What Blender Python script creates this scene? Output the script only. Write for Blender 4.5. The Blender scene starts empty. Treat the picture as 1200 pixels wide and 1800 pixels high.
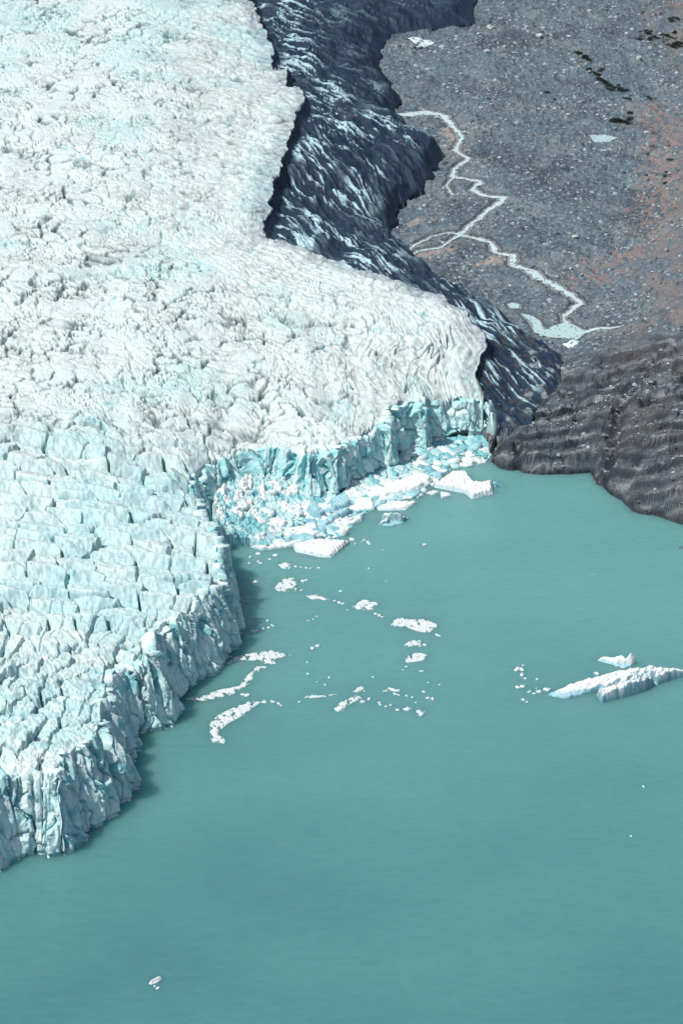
import bpy, math, random
import numpy as np

R = math.radians
rng = np.random.default_rng(7)
random.seed(7)
scene = bpy.context.scene
COL = scene.collection
F4 = np.float32

# ------------------------------------------------------------------ camera
H_CAM, PITCH, VFOV = 300.0, R(24.0), R(28.0)
FPX = 900.0 / math.tan(VFOV / 2)
SP, CP = math.sin(PITCH), math.cos(PITCH)
cam = bpy.data.cameras.new('camera')
cam.sensor_fit = 'VERTICAL'
cam.angle = VFOV
cam.clip_start, cam.clip_end = 1.0, 30000.0
cam_ob = bpy.data.objects.new('camera', cam)
cam_ob.location = (0, 0, H_CAM)
cam_ob.rotation_euler = (R(90) - PITCH, 0, 0)
COL.objects.link(cam_ob)
scene.camera = cam_ob


def at(px, py, z=0.0):
    """photo pixel -> ground point at height z"""
    u, v = (px - 600.0) / FPX, (900.0 - py) / FPX
    dx, dy, dz = u, CP + v * SP, -SP + v * CP
    t = (z - H_CAM) / dz
    return np.array([dx * t, dy * t])


# ------------------------------------------------------------------ noise
_perm = rng.permutation(256).astype(np.int32)
_ang = rng.random(256).astype(F4) * 2 * np.pi
_gx, _gy = np.cos(_ang).astype(F4), np.sin(_ang).astype(F4)
_r1, _r2, _r3 = [rng.random(256).astype(F4) for _ in range(3)]


def _hash(ix, iy):
    return _perm[(_perm[ix & 255] + iy) & 255]


def perlin(x, y, o=0.0):
    x = np.asarray(x, F4) + F4(o * 17.31)
    y = np.asarray(y, F4) + F4(o * 9.77)
    fx, fy = np.floor(x), np.floor(y)
    ix, iy = fx.astype(np.int32), fy.astype(np.int32)
    x, y = x - fx, y - fy
    u = x * x * x * (x * (x * 6 - 15) + 10)
    v = y * y * y * (y * (y * 6 - 15) + 10)

    def g(a, b):
        h = _hash(ix + a, iy + b)
        return _gx[h] * (x - a) + _gy[h] * (y - b)
    n0 = g(0, 0); n0 += u * (g(1, 0) - n0)
    n1 = g(0, 1); n1 += u * (g(1, 1) - n1)
    return (n0 + v * (n1 - n0)) * F4(1.5)


def fbm(x, y, o=0.0, n=4, gain=0.5):
    s, a, f = 0, 1.0, 1.0
    for i in range(n):
        s = s + a * perlin(x * f, y * f, o + i * 3.1)
        a *= gain; f *= 2.03
    return s


def ridged(x, y, o=0.0, n=3, gain=0.5):
    s, a, f = 0, 1.0, 1.0
    for i in range(n):
        s = s + a * (1 - np.abs(perlin(x * f, y * f, o + i * 2.7)) * 2)
        a *= gain; f *= 2.07
    return s


def voronoi(x, y, o=0.0, jit=0.85):
    """F1, F2, two random numbers of the cell, vector to the cell's point"""
    x = np.asarray(x, F4) + F4(o * 31.7)
    y = np.asarray(y, F4) + F4(o * 13.9)
    ix, iy = np.floor(x).astype(np.int32), np.floor(y).astype(np.int32)
    f1 = np.full(x.shape, 9, F4); f2 = f1.copy()
    ra = np.zeros(x.shape, F4); rb = ra.copy(); vx = ra.copy(); vy = ra.copy()
    for a in (-1, 0, 1):
        for b in (-1, 0, 1):
            h = _hash(ix + a, iy + b)
            qx = ix + a + 0.5 + (_r1[h] - 0.5) * jit - x
            qy = iy + b + 0.5 + (_r2[h] - 0.5) * jit - y
            d = np.sqrt(qx * qx + qy * qy)
            new = d < f1
            f2 = np.where(new, f1, np.minimum(f2, d))
            f1 = np.where(new, d, f1)
            ra = np.where(new, _r3[h], ra)
            rb = np.where(new, _r1[(h * 7 + 3) & 255], rb)
            vx = np.where(new, qx, vx); vy = np.where(new, qy, vy)
    return f1, f2, ra, rb, vx, vy


def sst(a, b, x):
    t = np.clip((x - a) / (b - a), 0, 1)
    return t * t * (3 - 2 * t)


def poly_dist(x, y, pts, closed=False):
    d = np.full(x.shape, 1e9, F4)
    n = len(pts)
    for i in range(n if closed else n - 1):
        ax, ay = pts[i]; bx, by = pts[(i + 1) % n]
        ex, ey = bx - ax, by - ay
        L = ex * ex + ey * ey + 1e-9
        t = np.clip(((x - ax) * ex + (y - ay) * ey) / L, 0, 1)
        q = (x - ax - t * ex) ** 2 + (y - ay - t * ey) ** 2
        d = np.minimum(d, q)
    return np.sqrt(d)


def inside(x, y, pts):
    c = np.zeros(x.shape, bool)
    n = len(pts)
    for i in range(n):
        ax, ay = pts[i]; bx, by = pts[(i + 1) % n]
        if ay == by:
            continue
        c ^= ((ay > y) != (by > y)) & (x < (bx - ax) * (y - ay) / (by - ay) + ax)
    return c


def smooth_poly(pts, step, rough=0.0, seed=0, closed=False):
    """resample a polyline at a step with small fractal wobble"""
    p = np.array(pts, float)
    if closed:
        p = np.vstack([p, p[:1]])
    s = np.concatenate([[0], np.cumsum(np.hypot(*np.diff(p, axis=0).T))])
    n = max(4, int(s[-1] / step))
    t = np.linspace(0, s[-1], n + 1)
    q = np.stack([np.interp(t, s, p[:, 0]), np.interp(t, s, p[:, 1])], 1)
    if rough:
        q[:, 0] += rough * fbm(q[:, 0] / 14, q[:, 1] / 14, seed, 4, .55)
        q[:, 1] += rough * fbm(q[:, 0] / 14, q[:, 1] / 14, seed + 50, 4, .55)
    return q[:-1] if closed else q


# ------------------------------------------------------------------ outlines
# foot of the ice cliff on the water, left to right
FRONT_PX = [(-900, 1760), (-420, 1640), (-160, 1568), (-60, 1545), (0, 1533), (40, 1512), (75, 1506), (120, 1512), (142, 1492), (160, 1470),
            (188, 1447), (243, 1410), (246, 1380), (238, 1330), (243, 1300), (285, 1290), (320, 1278), (322, 1255),
            (316, 1226), (345, 1210), (362, 1196), (405, 1165), (424, 1140), (428, 1105), (420, 1060), (406, 1020),
            (378, 990), (376, 960), (376, 930), (382, 902), (404, 880), (446, 866), (500, 868), (540, 880), (575, 872), (600, 876), (618, 852), (640, 846), (664, 822), (690, 826), (706, 800),
            (722, 786), (748, 798), (764, 776), (800, 772), (850, 768), (868, 778)]
FRONT0 = np.array([at(*p) for p in FRONT_PX])
FRONT = smooth_poly(FRONT0, 1.2, 1.3, 3)


def zw_of_y(Y):
    return np.interp(Y, [600, 715, 760, 800, 900, 1100, 1400, 2500, 5000], [11, 12, 19, 27, 37, 46, 58, 110, 260])


def zg_plain(x, Y):
    z = np.interp(Y, [600, 700, 760, 830, 1000, 1300, 1600, 3000, 6000], [5, 6, 10, 11, 14, 24, 42, 190, 900]).astype(F4)
    z = z + 3.0 * perlin(x / 90, Y / 160, 2.5) + 1.2 * perlin(x / 35, Y / 60, 6.1)
    # hillside on the right
    xl = np.interp(Y, [640, 700, 760, 830, 900, 1000, 1200, 1500, 6000], [70, 72, 82, 102, 118, 150, 190, 260, 900])
    z = z + 0.30 * np.maximum(x - xl, 0) ** 1.05
    return z


def lift(pts, zf):
    out = []
    for p in pts:
        z = 20.0
        for _ in range(8):
            q = at(p[0], p[1], z)
            z = float(zf(q[0], q[1]))
        out.append(at(p[0], p[1], z))
    return np.array(out)


# upper edge of the white ice above the dirty margin, top to bottom
WHITE_PX = [(436, -60), (436, -5), (452, 20), (466, 62), (480, 80), (478, 118), (508, 118), (500, 150), (528, 152), (534, 178),
            (508, 230), (505, 262), (484, 310), (478, 350), (466, 395), (470, 416), (500, 420), (545, 440), (600, 468), (650, 486), (710, 500),
            (770, 520), (815, 545), (838, 580), (856, 608), (842, 640), (832, 660), (856, 700), (858, 735),
            (858, 758), (868, 778)]
WHITE0 = lift(WHITE_PX, lambda x, y: zw_of_y(y))
WHITE0[-1] = FRONT0[-1]
WHITE0 = np.vstack([[WHITE0[0] + np.array([-8, 300])], WHITE0])
WHITE0 = np.vstack([[WHITE0[0] + np.array([-200, 5000])], WHITE0])
WHITE = np.vstack([WHITE0[:2], smooth_poly(WHITE0[2:], 3.0, 2.2, 9)])
# foot of the dirty margin on the moraine
FOOT_PX = [(860, -60), (836, 0), (832, 42), (760, 54), (690, 62), (668, 92), (672, 128), (700, 168), (704, 192), (672, 204), (690, 222), (738, 244),
           (778, 264), (772, 300), (742, 336), (712, 352), (694, 390), (692, 424), (724, 452), (785, 500), (850, 540),
           (905, 575), (950, 604), (984, 622), (992, 650), (984, 682), (945, 730), (934, 752), (900, 765), (868, 778)]
FOOT0 = lift(FOOT_PX, lambda x, y: zg_plain(np.array([x], F4), np.array([y], F4))[0])
FOOT0[-1] = FRONT0[-1]
FOOT0 = np.vstack([[FOOT0[0] + np.array([60, 300])], FOOT0])
FOOT0 = np.vstack([[FOOT0[0] + np.array([100, 5000])], FOOT0])
FOOT = np.vstack([FOOT0[:2], smooth_poly(FOOT0[2:], 3.0, 2.5, 12)])
# rocky shore, left to right
SHORE_PX = [(868, 778), (860, 800), (858, 818), (880, 829), (915, 832), (955, 836), (1000, 836), (1040, 832), (1044, 850), (1062, 866),
            (1090, 884), (1120, 902), (1160, 910), (1200, 922), (1300, 960), (1600, 1040)]
SHORE0 = np.array([at(*p) for p in SHORE_PX])
SHORE = smooth_poly(SHORE0, 1.0, 1.5, 21)
SHORE_S = smooth_poly(SHORE0, 4.0, 0.0)
for _k in range(4):
    SHORE_S[1:-1] = .25 * SHORE_S[:-2] + .5 * SHORE_S[1:-1] + .25 * SHORE_S[2:]
LEFT_FAR = [np.array([-3000, FRONT[0][1]]), ]
GLAC_POLY = np.vstack([WHITE, FRONT[::-1], [[-6000, FRONT[0][1]]], [[-6000, WHITE[0][1]]]])
MARG_POLY = np.vstack([WHITE, FOOT[::-1]])
LAND_POLY = np.vstack([FOOT, SHORE, [[4000, SHORE[-1][1] - 100]], [[4000, FOOT[0][1]]]])

FR_C, WH_C, FT_C, SH_C = FRONT0, WHITE0, FOOT0, SHORE0


# ------------------------------------------------------------------ mesh helpers
def new_mesh(name, verts, quads, mat, attrs=None, smooth=False, parent=None):
    me = bpy.data.meshes.new(name)
    verts = np.asarray(verts, F4); quads = np.asarray(quads, np.int32)
    k = quads.shape[1]
    me.vertices.add(len(verts)); me.vertices.foreach_set('co', verts.ravel())
    me.loops.add(quads.size); me.loops.foreach_set('vertex_index', quads.ravel())
    me.polygons.add(len(quads))
    me.polygons.foreach_set('loop_start', np.arange(len(quads), dtype=np.int32) * k)
    me.polygons.foreach_set('loop_total', np.full(len(quads), k, np.int32))
    if smooth:
        me.polygons.foreach_set('use_smooth', np.ones(len(quads), bool))
    me.update(calc_edges=True)
    me.validate()
    if attrs is not None:
        c = me.color_attributes.new('albedo', 'FLOAT_COLOR', 'POINT')
        a = np.ones((len(verts), 4), F4); a[:, :3] = attrs
        c.data.foreach_set('color', a.ravel())
    me.materials.append(mat)
    ob = bpy.data.objects.new(name, me)
    COL.objects.link(ob)
    if parent is not None:
        ob.parent = parent
    return ob


def grid_quads(nr, nc):
    i = np.arange(nr * nc, dtype=np.int32).reshape(nr, nc)
    return np.stack([i[:-1, :-1], i[:-1, 1:], i[1:, 1:], i[1:, :-1]], -1).reshape(-1, 4)


def compress(verts, quads, *arrs):
    used = np.zeros(len(verts), bool); used[quads.ravel()] = True
    idx = np.cumsum(used) - 1
    return (verts[used], idx[quads].astype(np.int32)) + tuple(a[used] for a in arrs)


def tag(o, label=None, cat=None, group=None, kind=None):
    if label: o['label'] = label
    if cat: o['category'] = cat
    if group: o['group'] = group
    if kind: o['kind'] = kind
    return o


# ------------------------------------------------------------------ materials
def mat_new(name):
    m = bpy.data.materials.new(name); m.use_nodes = True
    nt = m.node_tree
    b = nt.nodes['Principled BSDF']
    return m, nt, b


def nnode(nt, t, **kw):
    n = nt.nodes.new(t)
    for k, v in kw.items():
        if k in n.inputs:
            n.inputs[k].default_value = v
        else:
            setattr(n, k, v)
    return n


def albedo_mat(name, rough=0.7, spec=0.3, nscale=0.9, namt=(0.8, 1.15), bscale=1.4, bdist=0.25, bstr=0.6, sss=0.0):
    m, nt, b = mat_new(name)
    L = nt.links.new
    tc = nnode(nt, 'ShaderNodeTexCoord')
    at_ = nnode(nt, 'ShaderNodeAttribute', attribute_name='albedo')
    n = nnode(nt, 'ShaderNodeTexNoise', Scale=nscale, Detail=6.0, Roughness=0.65)
    L(tc.outputs['Object'], n.inputs['Vector'])
    mr = nnode(nt, 'ShaderNodeMapRange')
    mr.inputs[1].default_value = 0.3; mr.inputs[2].default_value = 0.7
    mr.inputs[3].default_value = namt[0]; mr.inputs[4].default_value = namt[1]
    L(n.outputs['Fac'], mr.inputs[0])
    vm = nnode(nt, 'ShaderNodeVectorMath', operation='SCALE')
    L(at_.outputs['Color'], vm.inputs[0]); L(mr.outputs[0], vm.inputs['Scale'])
    L(vm.outputs[0], b.inputs['Base Color'])
    b.inputs['Roughness'].default_value = rough
    b.inputs['Specular IOR Level'].default_value = spec
    n2 = nnode(nt, 'ShaderNodeTexNoise', Scale=bscale, Detail=5.0, Roughness=0.7)
    L(tc.outputs['Object'], n2.inputs['Vector'])
    bp = nnode(nt, 'ShaderNodeBump', Strength=bstr, Distance=bdist)
    L(n2.outputs['Fac'], bp.inputs['Height']); L(bp.outputs[0], b.inputs['Normal'])
    return m


M_ICE = albedo_mat('glacier_ice', 0.5, 0.35, 1.1, (0.84, 1.10), 2.6, 0.16, 0.6)
M_DEBRIS = albedo_mat('debris_ice', 0.6, 0.3, 0.9, (0.5, 1.5), 1.1, 0.5, 0.9)
M_GROUND = albedo_mat('moraine_ground', 0.9, 0.15, 1.0, (0.62, 1.4), 0.9, 0.5, 0.9)
M_BERG = albedo_mat('berg_ice', 0.5, 0.3, 1.2, (0.9, 1.06), 2.2, 0.2, 0.6)


def plain_mat(name, col, rough=0.8, var=(0.7, 1.3), scale=1.5, each=(0.75, 1.2)):
    m, nt, b = mat_new(name)
    L = nt.links.new
    tc = nnode(nt, 'ShaderNodeTexCoord')
    n = nnode(nt, 'ShaderNodeTexNoise', Scale=scale, Detail=5.0)
    L(tc.outputs['Object'], n.inputs['Vector'])
    mr = nnode(nt, 'ShaderNodeMapRange')
    mr.inputs[1].default_value = 0.3; mr.inputs[2].default_value = 0.7
    mr.inputs[3].default_value = var[0]; mr.inputs[4].default_value = var[1]
    L(n.outputs['Fac'], mr.inputs[0])
    oi = nnode(nt, 'ShaderNodeObjectInfo')
    mr2 = nnode(nt, 'ShaderNodeMapRange')
    mr2.inputs[3].default_value = each[0]; mr2.inputs[4].default_value = each[1]
    L(oi.outputs['Random'], mr2.inputs[0])
    mm = nnode(nt, 'ShaderNodeMath', operation='MULTIPLY')
    L(mr.outputs[0], mm.inputs[0]); L(mr2.outputs[0], mm.inputs[1])
    vm = nnode(nt, 'ShaderNodeVectorMath', operation='SCALE')
    vm.inputs[0].default_value = col
    L(mm.outputs[0], vm.inputs['Scale'])
    L(vm.outputs[0], b.inputs['Base Color'])
    b.inputs['Roughness'].default_value = rough
    b.inputs['Specular IOR Level'].default_value = 0.25
    return m


M_BOULDER = plain_mat('pale_boulder', (0.37, 0.39, 0.385))
M_STONE = plain_mat('grey_stone', (0.13, 0.15, 0.165), var=(0.5, 1.7), scale=0.5)
M_SHRUB = plain_mat('dark_shrub', (0.022, 0.030, 0.022))
M_SNOW = plain_mat('old_snow', (0.55, 0.66, 0.66), 0.6, (0.85, 1.1))
M_FLOE = plain_mat('floe_ice', (0.60, 0.68, 0.675), 0.5, (0.88, 1.06), 0.8, (.94, 1.1))
M_BLUEFLOE = plain_mat('blue_floe_ice', (0.28, 0.52, 0.55), 0.5, (0.8, 1.1), 0.8, (.9, 1.15))


def water_mat(name, col, rough, bscale, bdist, col2=None):
    m, nt, b = mat_new(name)
    L = nt.links.new
    tc = nnode(nt, 'ShaderNodeTexCoord')
    mp = nnode(nt, 'ShaderNodeMapping'); mp.inputs['Scale'].default_value = (1.0, 1.6, 1.0)
    L(tc.outputs['Object'], mp.inputs['Vector'])
    n = nnode(nt, 'ShaderNodeTexNoise', Scale=bscale, Detail=4.0, Roughness=0.6)
    L(mp.outputs[0], n.inputs['Vector'])
    bp = nnode(nt, 'ShaderNodeBump', Strength=0.35, Distance=bdist)
    L(n.outputs['Fac'], bp.inputs['Height']); L(bp.outputs[0], b.inputs['Normal'])
    n2 = nnode(nt, 'ShaderNodeTexNoise', Scale=0.012, Detail=5.0, Roughness=0.55)
    L(mp.outputs[0], n2.inputs['Vector'])
    mx = nnode(nt, 'ShaderNodeMix', data_type='RGBA')
    mr = nnode(nt, 'ShaderNodeMapRange'); mr.inputs[1].default_value = .3; mr.inputs[2].default_value = .7
    L(n2.outputs['Fac'], mr.inputs[0])
    # far water painted paler, in place of stronger sky reflection at grazing view
    sp = nnode(nt, 'ShaderNodeSeparateXYZ'); L(tc.outputs['Object'], sp.inputs[0])
    gr = nnode(nt, 'ShaderNodeMapRange'); gr.inputs[1].default_value = 390; gr.inputs[2].default_value = 640
    L(sp.outputs[1], gr.inputs[0])
    ad = nnode(nt, 'ShaderNodeMath', operation='MULTIPLY_ADD'); ad.inputs[1].default_value = .3; ad.use_clamp = True
    sc_ = nnode(nt, 'ShaderNodeMath', operation='MULTIPLY'); sc_.inputs[1].default_value = .75
    L(gr.outputs[0], sc_.inputs[0])
    n3 = nnode(nt, 'ShaderNodeTexNoise', Scale=.5, Detail=5.0, Roughness=.7)  # wind ripples painted into the colour as cross streaks
    mp3 = nnode(nt, 'ShaderNodeMapping'); mp3.inputs['Scale'].default_value = (.35, 1.0, 1.0)
    L(tc.outputs['Object'], mp3.inputs['Vector']); L(mp3.outputs[0], n3.inputs['Vector'])
    rp = nnode(nt, 'ShaderNodeMath', operation='MULTIPLY_ADD'); rp.inputs[1].default_value = .5
    L(n3.outputs['Fac'], rp.inputs[0]); L(sc_.outputs[0], rp.inputs[2])
    sb = nnode(nt, 'ShaderNodeMath', operation='SUBTRACT'); sb.inputs[1].default_value = .25; L(rp.outputs[0], sb.inputs[0])
    L(mr.outputs[0], ad.inputs[0]); L(sb.outputs[0], ad.inputs[2]); L(ad.outputs[0], mx.inputs[0])
    mx.inputs[6].default_value = (*col, 1); mx.inputs[7].default_value = (*(col2 or col), 1)
    L(mx.outputs[2], b.inputs['Base Color'])
    b.inputs['Roughness'].default_value = rough
    b.inputs['IOR'].default_value = 1.33
    if name.startswith('glacial'):
        b.subsurface_method = 'BURLEY'
        b.inputs['Subsurface Weight'].default_value = 1.0
        b.inputs['Subsurface Scale'].default_value = 13.0
        b.inputs['Subsurface Radius'].default_value = (.5, 1.0, 1.0)
    return m


M_LAKE = water_mat('glacial_lake_water', (0.058, 0.180, 0.186), 0.08, 0.40, 1.2, (0.120, 0.305, 0.296))
M_STREAM = water_mat('milky_meltwater', (0.30, 0.42, 0.43), 0.25, 1.0, 0.05, (0.50, 0.62, 0.61))
M_POND = water_mat('pond_water', (0.40, 0.55, 0.53), 0.15, 0.6, 0.03)

# ------------------------------------------------------------------ surfaces as functions
WHITE_C = np.array([0.605, 0.70, 0.675])
CYAN_C = np.array([0.37, 0.615, 0.605])
BLUE_C = np.array([0.14, 0.43, 0.47])
DIRT_C = np.array([0.47, 0.475, 0.45])


def mixc(a, b, t):
    return a + (b - a) * t[:, None]


def glacier_fn(x, y, fine=True):
    """height and colour of the clean ice surface"""
    x = np.asarray(x, F4); y = np.asarray(y, F4)
    dF = poly_dist(x, y, FR_C)
    dW = poly_dist(x, y, WH_C)
    # seracs grow larger up the glacier
    sy = 600 * np.log(np.maximum(y, 300) / 600.0) * 1.0
    sy = (-6000 * ((np.maximum(y, 300) / 600.0) ** -0.1 - 1)).astype(F4)
    sx = x / (np.maximum(y, 300) / 700.0) ** .45
    zin = np.interp(y, [350, 500, 700, 800, 900, 1100, 1400, 2500, 5000], [26, 29, 35, 40, 46, 54, 66, 118, 270]).astype(F4)
    zf = np.interp(x, [-60, -45, -10, 10, 22, 35, 58], [15, 11.5, 12, 14, 17, 13.5, 11.5]) + 2.2 * perlin(x / 9, y / 30, 29.0)
    zf = np.where(y > 640, zf, 19.5) * sst(632, 655, y) + 19.5 * (1 - sst(632, 655, y))
    zb = zf + (zin - zf) * (1 - np.exp(-dF / 62))
    ze = zw_of_y(y)
    zb = np.minimum(zb, ze + 0.11 * dW)
    z = zb + 2.0 * fbm(sx / 60, sy / 60, 1.0, 3) * sst(8, 60, dF)
    front = (1 - sst(70, 150, dF)) * (1 - sst(660, 720, y))        # seracs behind the calving face
    wk = 3.4 - 1.2 * front
    wx = sx + wk * fbm(sx / 22, sy / 22, 4.0, 5, .6)
    wy = sy + wk * fbm(sx / 22, sy / 22, 5.0, 5, .6)
    # --- big serac blocks in transverse rows
    bx, by = wx / 12.0 + .12 * wy / 10, (wy + 0.06 * wx) / 9.0
    f1, f2, ra, rb, vx, vy = voronoi(bx, by, 3.0, 0.78)
    v = np.clip(0.5 - vy, 0, 1)                                     # 0 near side, 1 far side of a block
    prof = np.interp(v, [0, .12, .5, .56, 1.0], [0, .18, .93, 1.0, .62]).astype(F4)
    crack = np.clip(1 - (f2 - f1) / 0.09, 0, 1)
    blk = (2.2 + 2.0 * ra) * prof + 1.9 * (rb - 0.5) + 1.6 * (ra - .5) * vx - (4.5 + 2 * ra) * crack - 2.2
    blk = blk + 0.25 * fbm(sx / 2.6, sy / 3.0, 8.0, 4, .6)
    wp = 1 - sst(505, 560, y + 6 * perlin(x / 12, y / 12, 9.1))
    p1, p2, pa, pb, pvx, pvy = voronoi(wx / 6.0 - .45 * wy / 9, wy / 13.0, 5.0, 0.8)
    pcr = np.clip(1 - (p2 - p1) / 0.11, 0, 1)
    pin = 3.0 * (pa - .4) - 4.0 * pcr + 4.4 * (pb - .2) * (-pvy) + 2.6 * (pa - .5) * pvx + .5 * fbm(sx / 2.4, sy / 2.4, 8.8, 4, .6) - 1.0
    blk = blk * (1 - wp) + pin * wp
    crack = crack * (1 - wp) + pcr * wp
    # --- ordinary broken surface
    g1, g2, ga, gb, gvx, gvy = voronoi(wx / 10.0, wy / 5.6, 7.0, 0.95)
    tilt = (ga - 0.5) * gvx * 3.0 + (gb - 0.35) * gvy * -3.2
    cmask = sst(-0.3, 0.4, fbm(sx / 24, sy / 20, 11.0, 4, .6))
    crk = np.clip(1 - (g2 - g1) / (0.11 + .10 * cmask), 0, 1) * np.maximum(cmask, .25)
    h1, h2, ha, hb, hvx, hvy = voronoi(wx / 5.6 + 0.3 * wy / 9, wy / 2.8, 13.0, 0.95)
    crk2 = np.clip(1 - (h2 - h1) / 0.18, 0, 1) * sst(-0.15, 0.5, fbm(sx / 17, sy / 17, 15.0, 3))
    rg = ridged(wx / 10, wy / 7.5, 17.0, 3)
    brk = 0.16 * (rg - 0.5) + 0.45 * (ga - 0.5) + tilt * 0.24 - 3.4 * crk - 2.4 * crk2 + 0.25 * (ha - 0.5)
    k1, k2, ka, kb, kvx, kvy = voronoi(sx / 1.7 + .25 * sy / 2, sy / 1.5, 16.0, .95)
    brk = brk + .45 * (ha - .5) * hvx - .45 * (hb - .4) * hvy + .08 * (ka - .5) + .2 * (kb - .5) * kvx - .14 * (ka - .3) * kvy - .25 * np.clip(1 - (k2 - k1) / .12, 0, 1) * (kb > .55)
    brk = brk + 0.08 * fbm(sx / 1.2, sy / 1.0, 18.0, 2)
    ql = np.abs(perlin(wx / 26 + .12 * wy / 10, (wy + .22 * wx) / 6.5 + .7 * perlin(sx / 16, sy / 12, 24.2), 24.0))
    qm = sst(-.25, .25, fbm(sx / 30, sy / 22, 25.0, 3))
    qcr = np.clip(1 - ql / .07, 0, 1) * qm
    brk = brk - 2.6 * qcr + .5 * (.3 - ql)
    # --- long crevasses combed out near the margin
    ls = (1 - sst(30, 75, dW))
    lower = 1 - sst(860, 930, y)
    q = perlin(sx / 24 + 0.05 * sy, (sy + 0.12 * sx) / 4.2 + 0.9 * perlin(sx / 20, sy / 12, 3.3), 19.0)
    q2 = perlin((dW + 2.0 * perlin(sx / 12, sy / 12, 2.2)) / 3.4, sy / 16, 20.0)
    lq = np.abs(q2) * lower + np.abs(q) * (1 - lower)
    lmask = sst(-.4, .3, fbm(sx / 18, sy / 14, 22.0, 3))
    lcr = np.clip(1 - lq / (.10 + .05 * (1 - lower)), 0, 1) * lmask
    lon = 0.9 * (0.35 - lq) - (2.0 + 1.2 * (1 - lower)) * lcr
    lon = lon + 0.5 * fbm(sx / 4, sy / 2.5, 21.0, 3)
    rest = .62 * brk * (1 - 0.7 * ls) + lon * ls
    z = z + blk * front + rest * (1 - front)
    if not fine:
        return z
    # --- colour of the ice, with crack shade painted in
    n1 = fbm(sx / 30, sy / 30, 31.0, 4)
    cy = sst(-0.15, 0.55, fbm(sx / 45, sy / 40, 33.0, 4) + 0.45 * sst(1000, 1250, y) + 0.35 * front + 0.18 * (1 - sst(20, 70, dF)) - 0.25)
    dirt = sst(-0.1, 0.6, n1 + 0.25 * np.exp(-((y - 830) / 160) ** 2) - 0.35 * front + 0.25 * ls)
    c = np.broadcast_to(WHITE_C, (len(x), 3)).copy()
    c = mixc(c, DIRT_C, 0.6 * dirt * sst(-.3, .5, perlin(sx / 3, sy / 2.4, 35.0)))
    c = mixc(c, CYAN_C, (.5 + .06 * front) * cy * (0.55 + 0.45 * sst(-.4, .4, perlin(sx / 8, sy / 6, 37.0))))
    band = sst(.05, .5, perlin((dW + 6 * perlin(sx / 30, sy / 30, 36.1)) / 11, sy / 130, 36.0)) * sst(190, 30, dW) * sst(.6, -.1, front)
    c = mixc(c, np.array([.40, .41, .40]), .45 * band * sst(-.5, .3, perlin(sx / 2.2, sy / 1.6, 36.5)))
    edge_d = sst(13, 1.0, dW + 6 * fbm(sx / 9, sy / 9, 36.7, 3)) * sst(745, 800, y)
    c = mixc(c, np.array([.20, .25, .29]), .75 * edge_d * (.5 + .5 * sst(-.3, .3, perlin(sx / 3, sy / 2, 36.9))))
    # exposed blue walls of crevasses and fresh breaks
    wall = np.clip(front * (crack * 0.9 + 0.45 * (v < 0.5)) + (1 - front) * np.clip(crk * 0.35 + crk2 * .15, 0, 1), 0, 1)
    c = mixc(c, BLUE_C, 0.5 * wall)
    crack_shade = np.clip(crk * 1.3 * (1 - .7 * ls) + crk2 * 1.1 * (1 - .7 * ls) + 1.2 * qcr * (1 - ls) + 1.1 * lcr * ls, 0, 1) * (1 - .8 * front) * sst(-.5, .2, fbm(sx / 20, sy / 16, 34.0, 3))
    c = mixc(c, np.array([.10, .15, .15]), .95 * crack_shade)  # shade inside the crevasses painted as dark colour
    spot = sst(0.62, 0.95, fbm(sx / 7, sy / 5, 39.0, 3)) * sst(0, .4, n1 * -1 + .1)
    c = mixc(c, BLUE_C, 0.6 * spot)
    return z, c


def ground_fn(x, y):
    x = np.asarray(x, F4); y = np.asarray(y, F4)
    dS = np.maximum(poly_dist(x, y, SHORE_S) + .9 * perlin(x / 6, y / 8, 110.0), 0.1)
    land = inside(x, y, LAND_POLY)
    marg = inside(x, y, MARG_POLY)
    z0 = zg_plain(x, y)
    z = z0 * (1 - np.exp(-(dS + 0.3) / 15.0))
    return z, z0, dS, land, marg


STREAM_PX = {
    'a': ([(660, 207, 10), (672, 205, 11), (703, 200, 10), (743, 197, 9), (777, 200, 6), (788, 212, 3.5), (800, 225, 3), (813, 240, 3), (803, 253, 2.6),
           (802, 265, 3), (823, 278, 3), (810, 287, 2.6), (797, 297, 2.6), (795, 310, 3), (823, 313, 3.6), (847, 318, 3.4), (827, 332, 3), (850, 342, 3.6),
           (888, 346, 4.5), (860, 367, 3.2), (833, 388, 3), (807, 412, 3.2), (837, 417, 3), (860, 423, 2.6), (872, 443, 3), (903, 448, 4),
           (897, 463, 3.4), (927, 472, 4.5), (950, 488, 4.8), (980, 503, 4.6), (1003, 517, 4), (1020, 532, 3.2), (1003, 543, 2.6), (990, 557, 2.2), (996, 570, 2.4)]),
    'b': ([(807, 412, 2.2), (777, 432, 2), (737, 440, 1.8), (724, 447, 1.2)]),
    'c': ([(805, 411, 1.6), (793, 407, 1.5), (760, 413, 1.4), (733, 427, 1.6), (717, 440, 1.2)]),
    'd': ([(1020, 582, 4.0), (1050, 576, 3.2), (1090, 572, 2.4)]),
    'e': ([(797, 310, 1.2), (785, 325, 1.3), (795, 342, 1.0)]),
}


def zgp(x, y):
    return float(zg_plain(np.array([x], F4), np.array([y], F4))[0])


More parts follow.
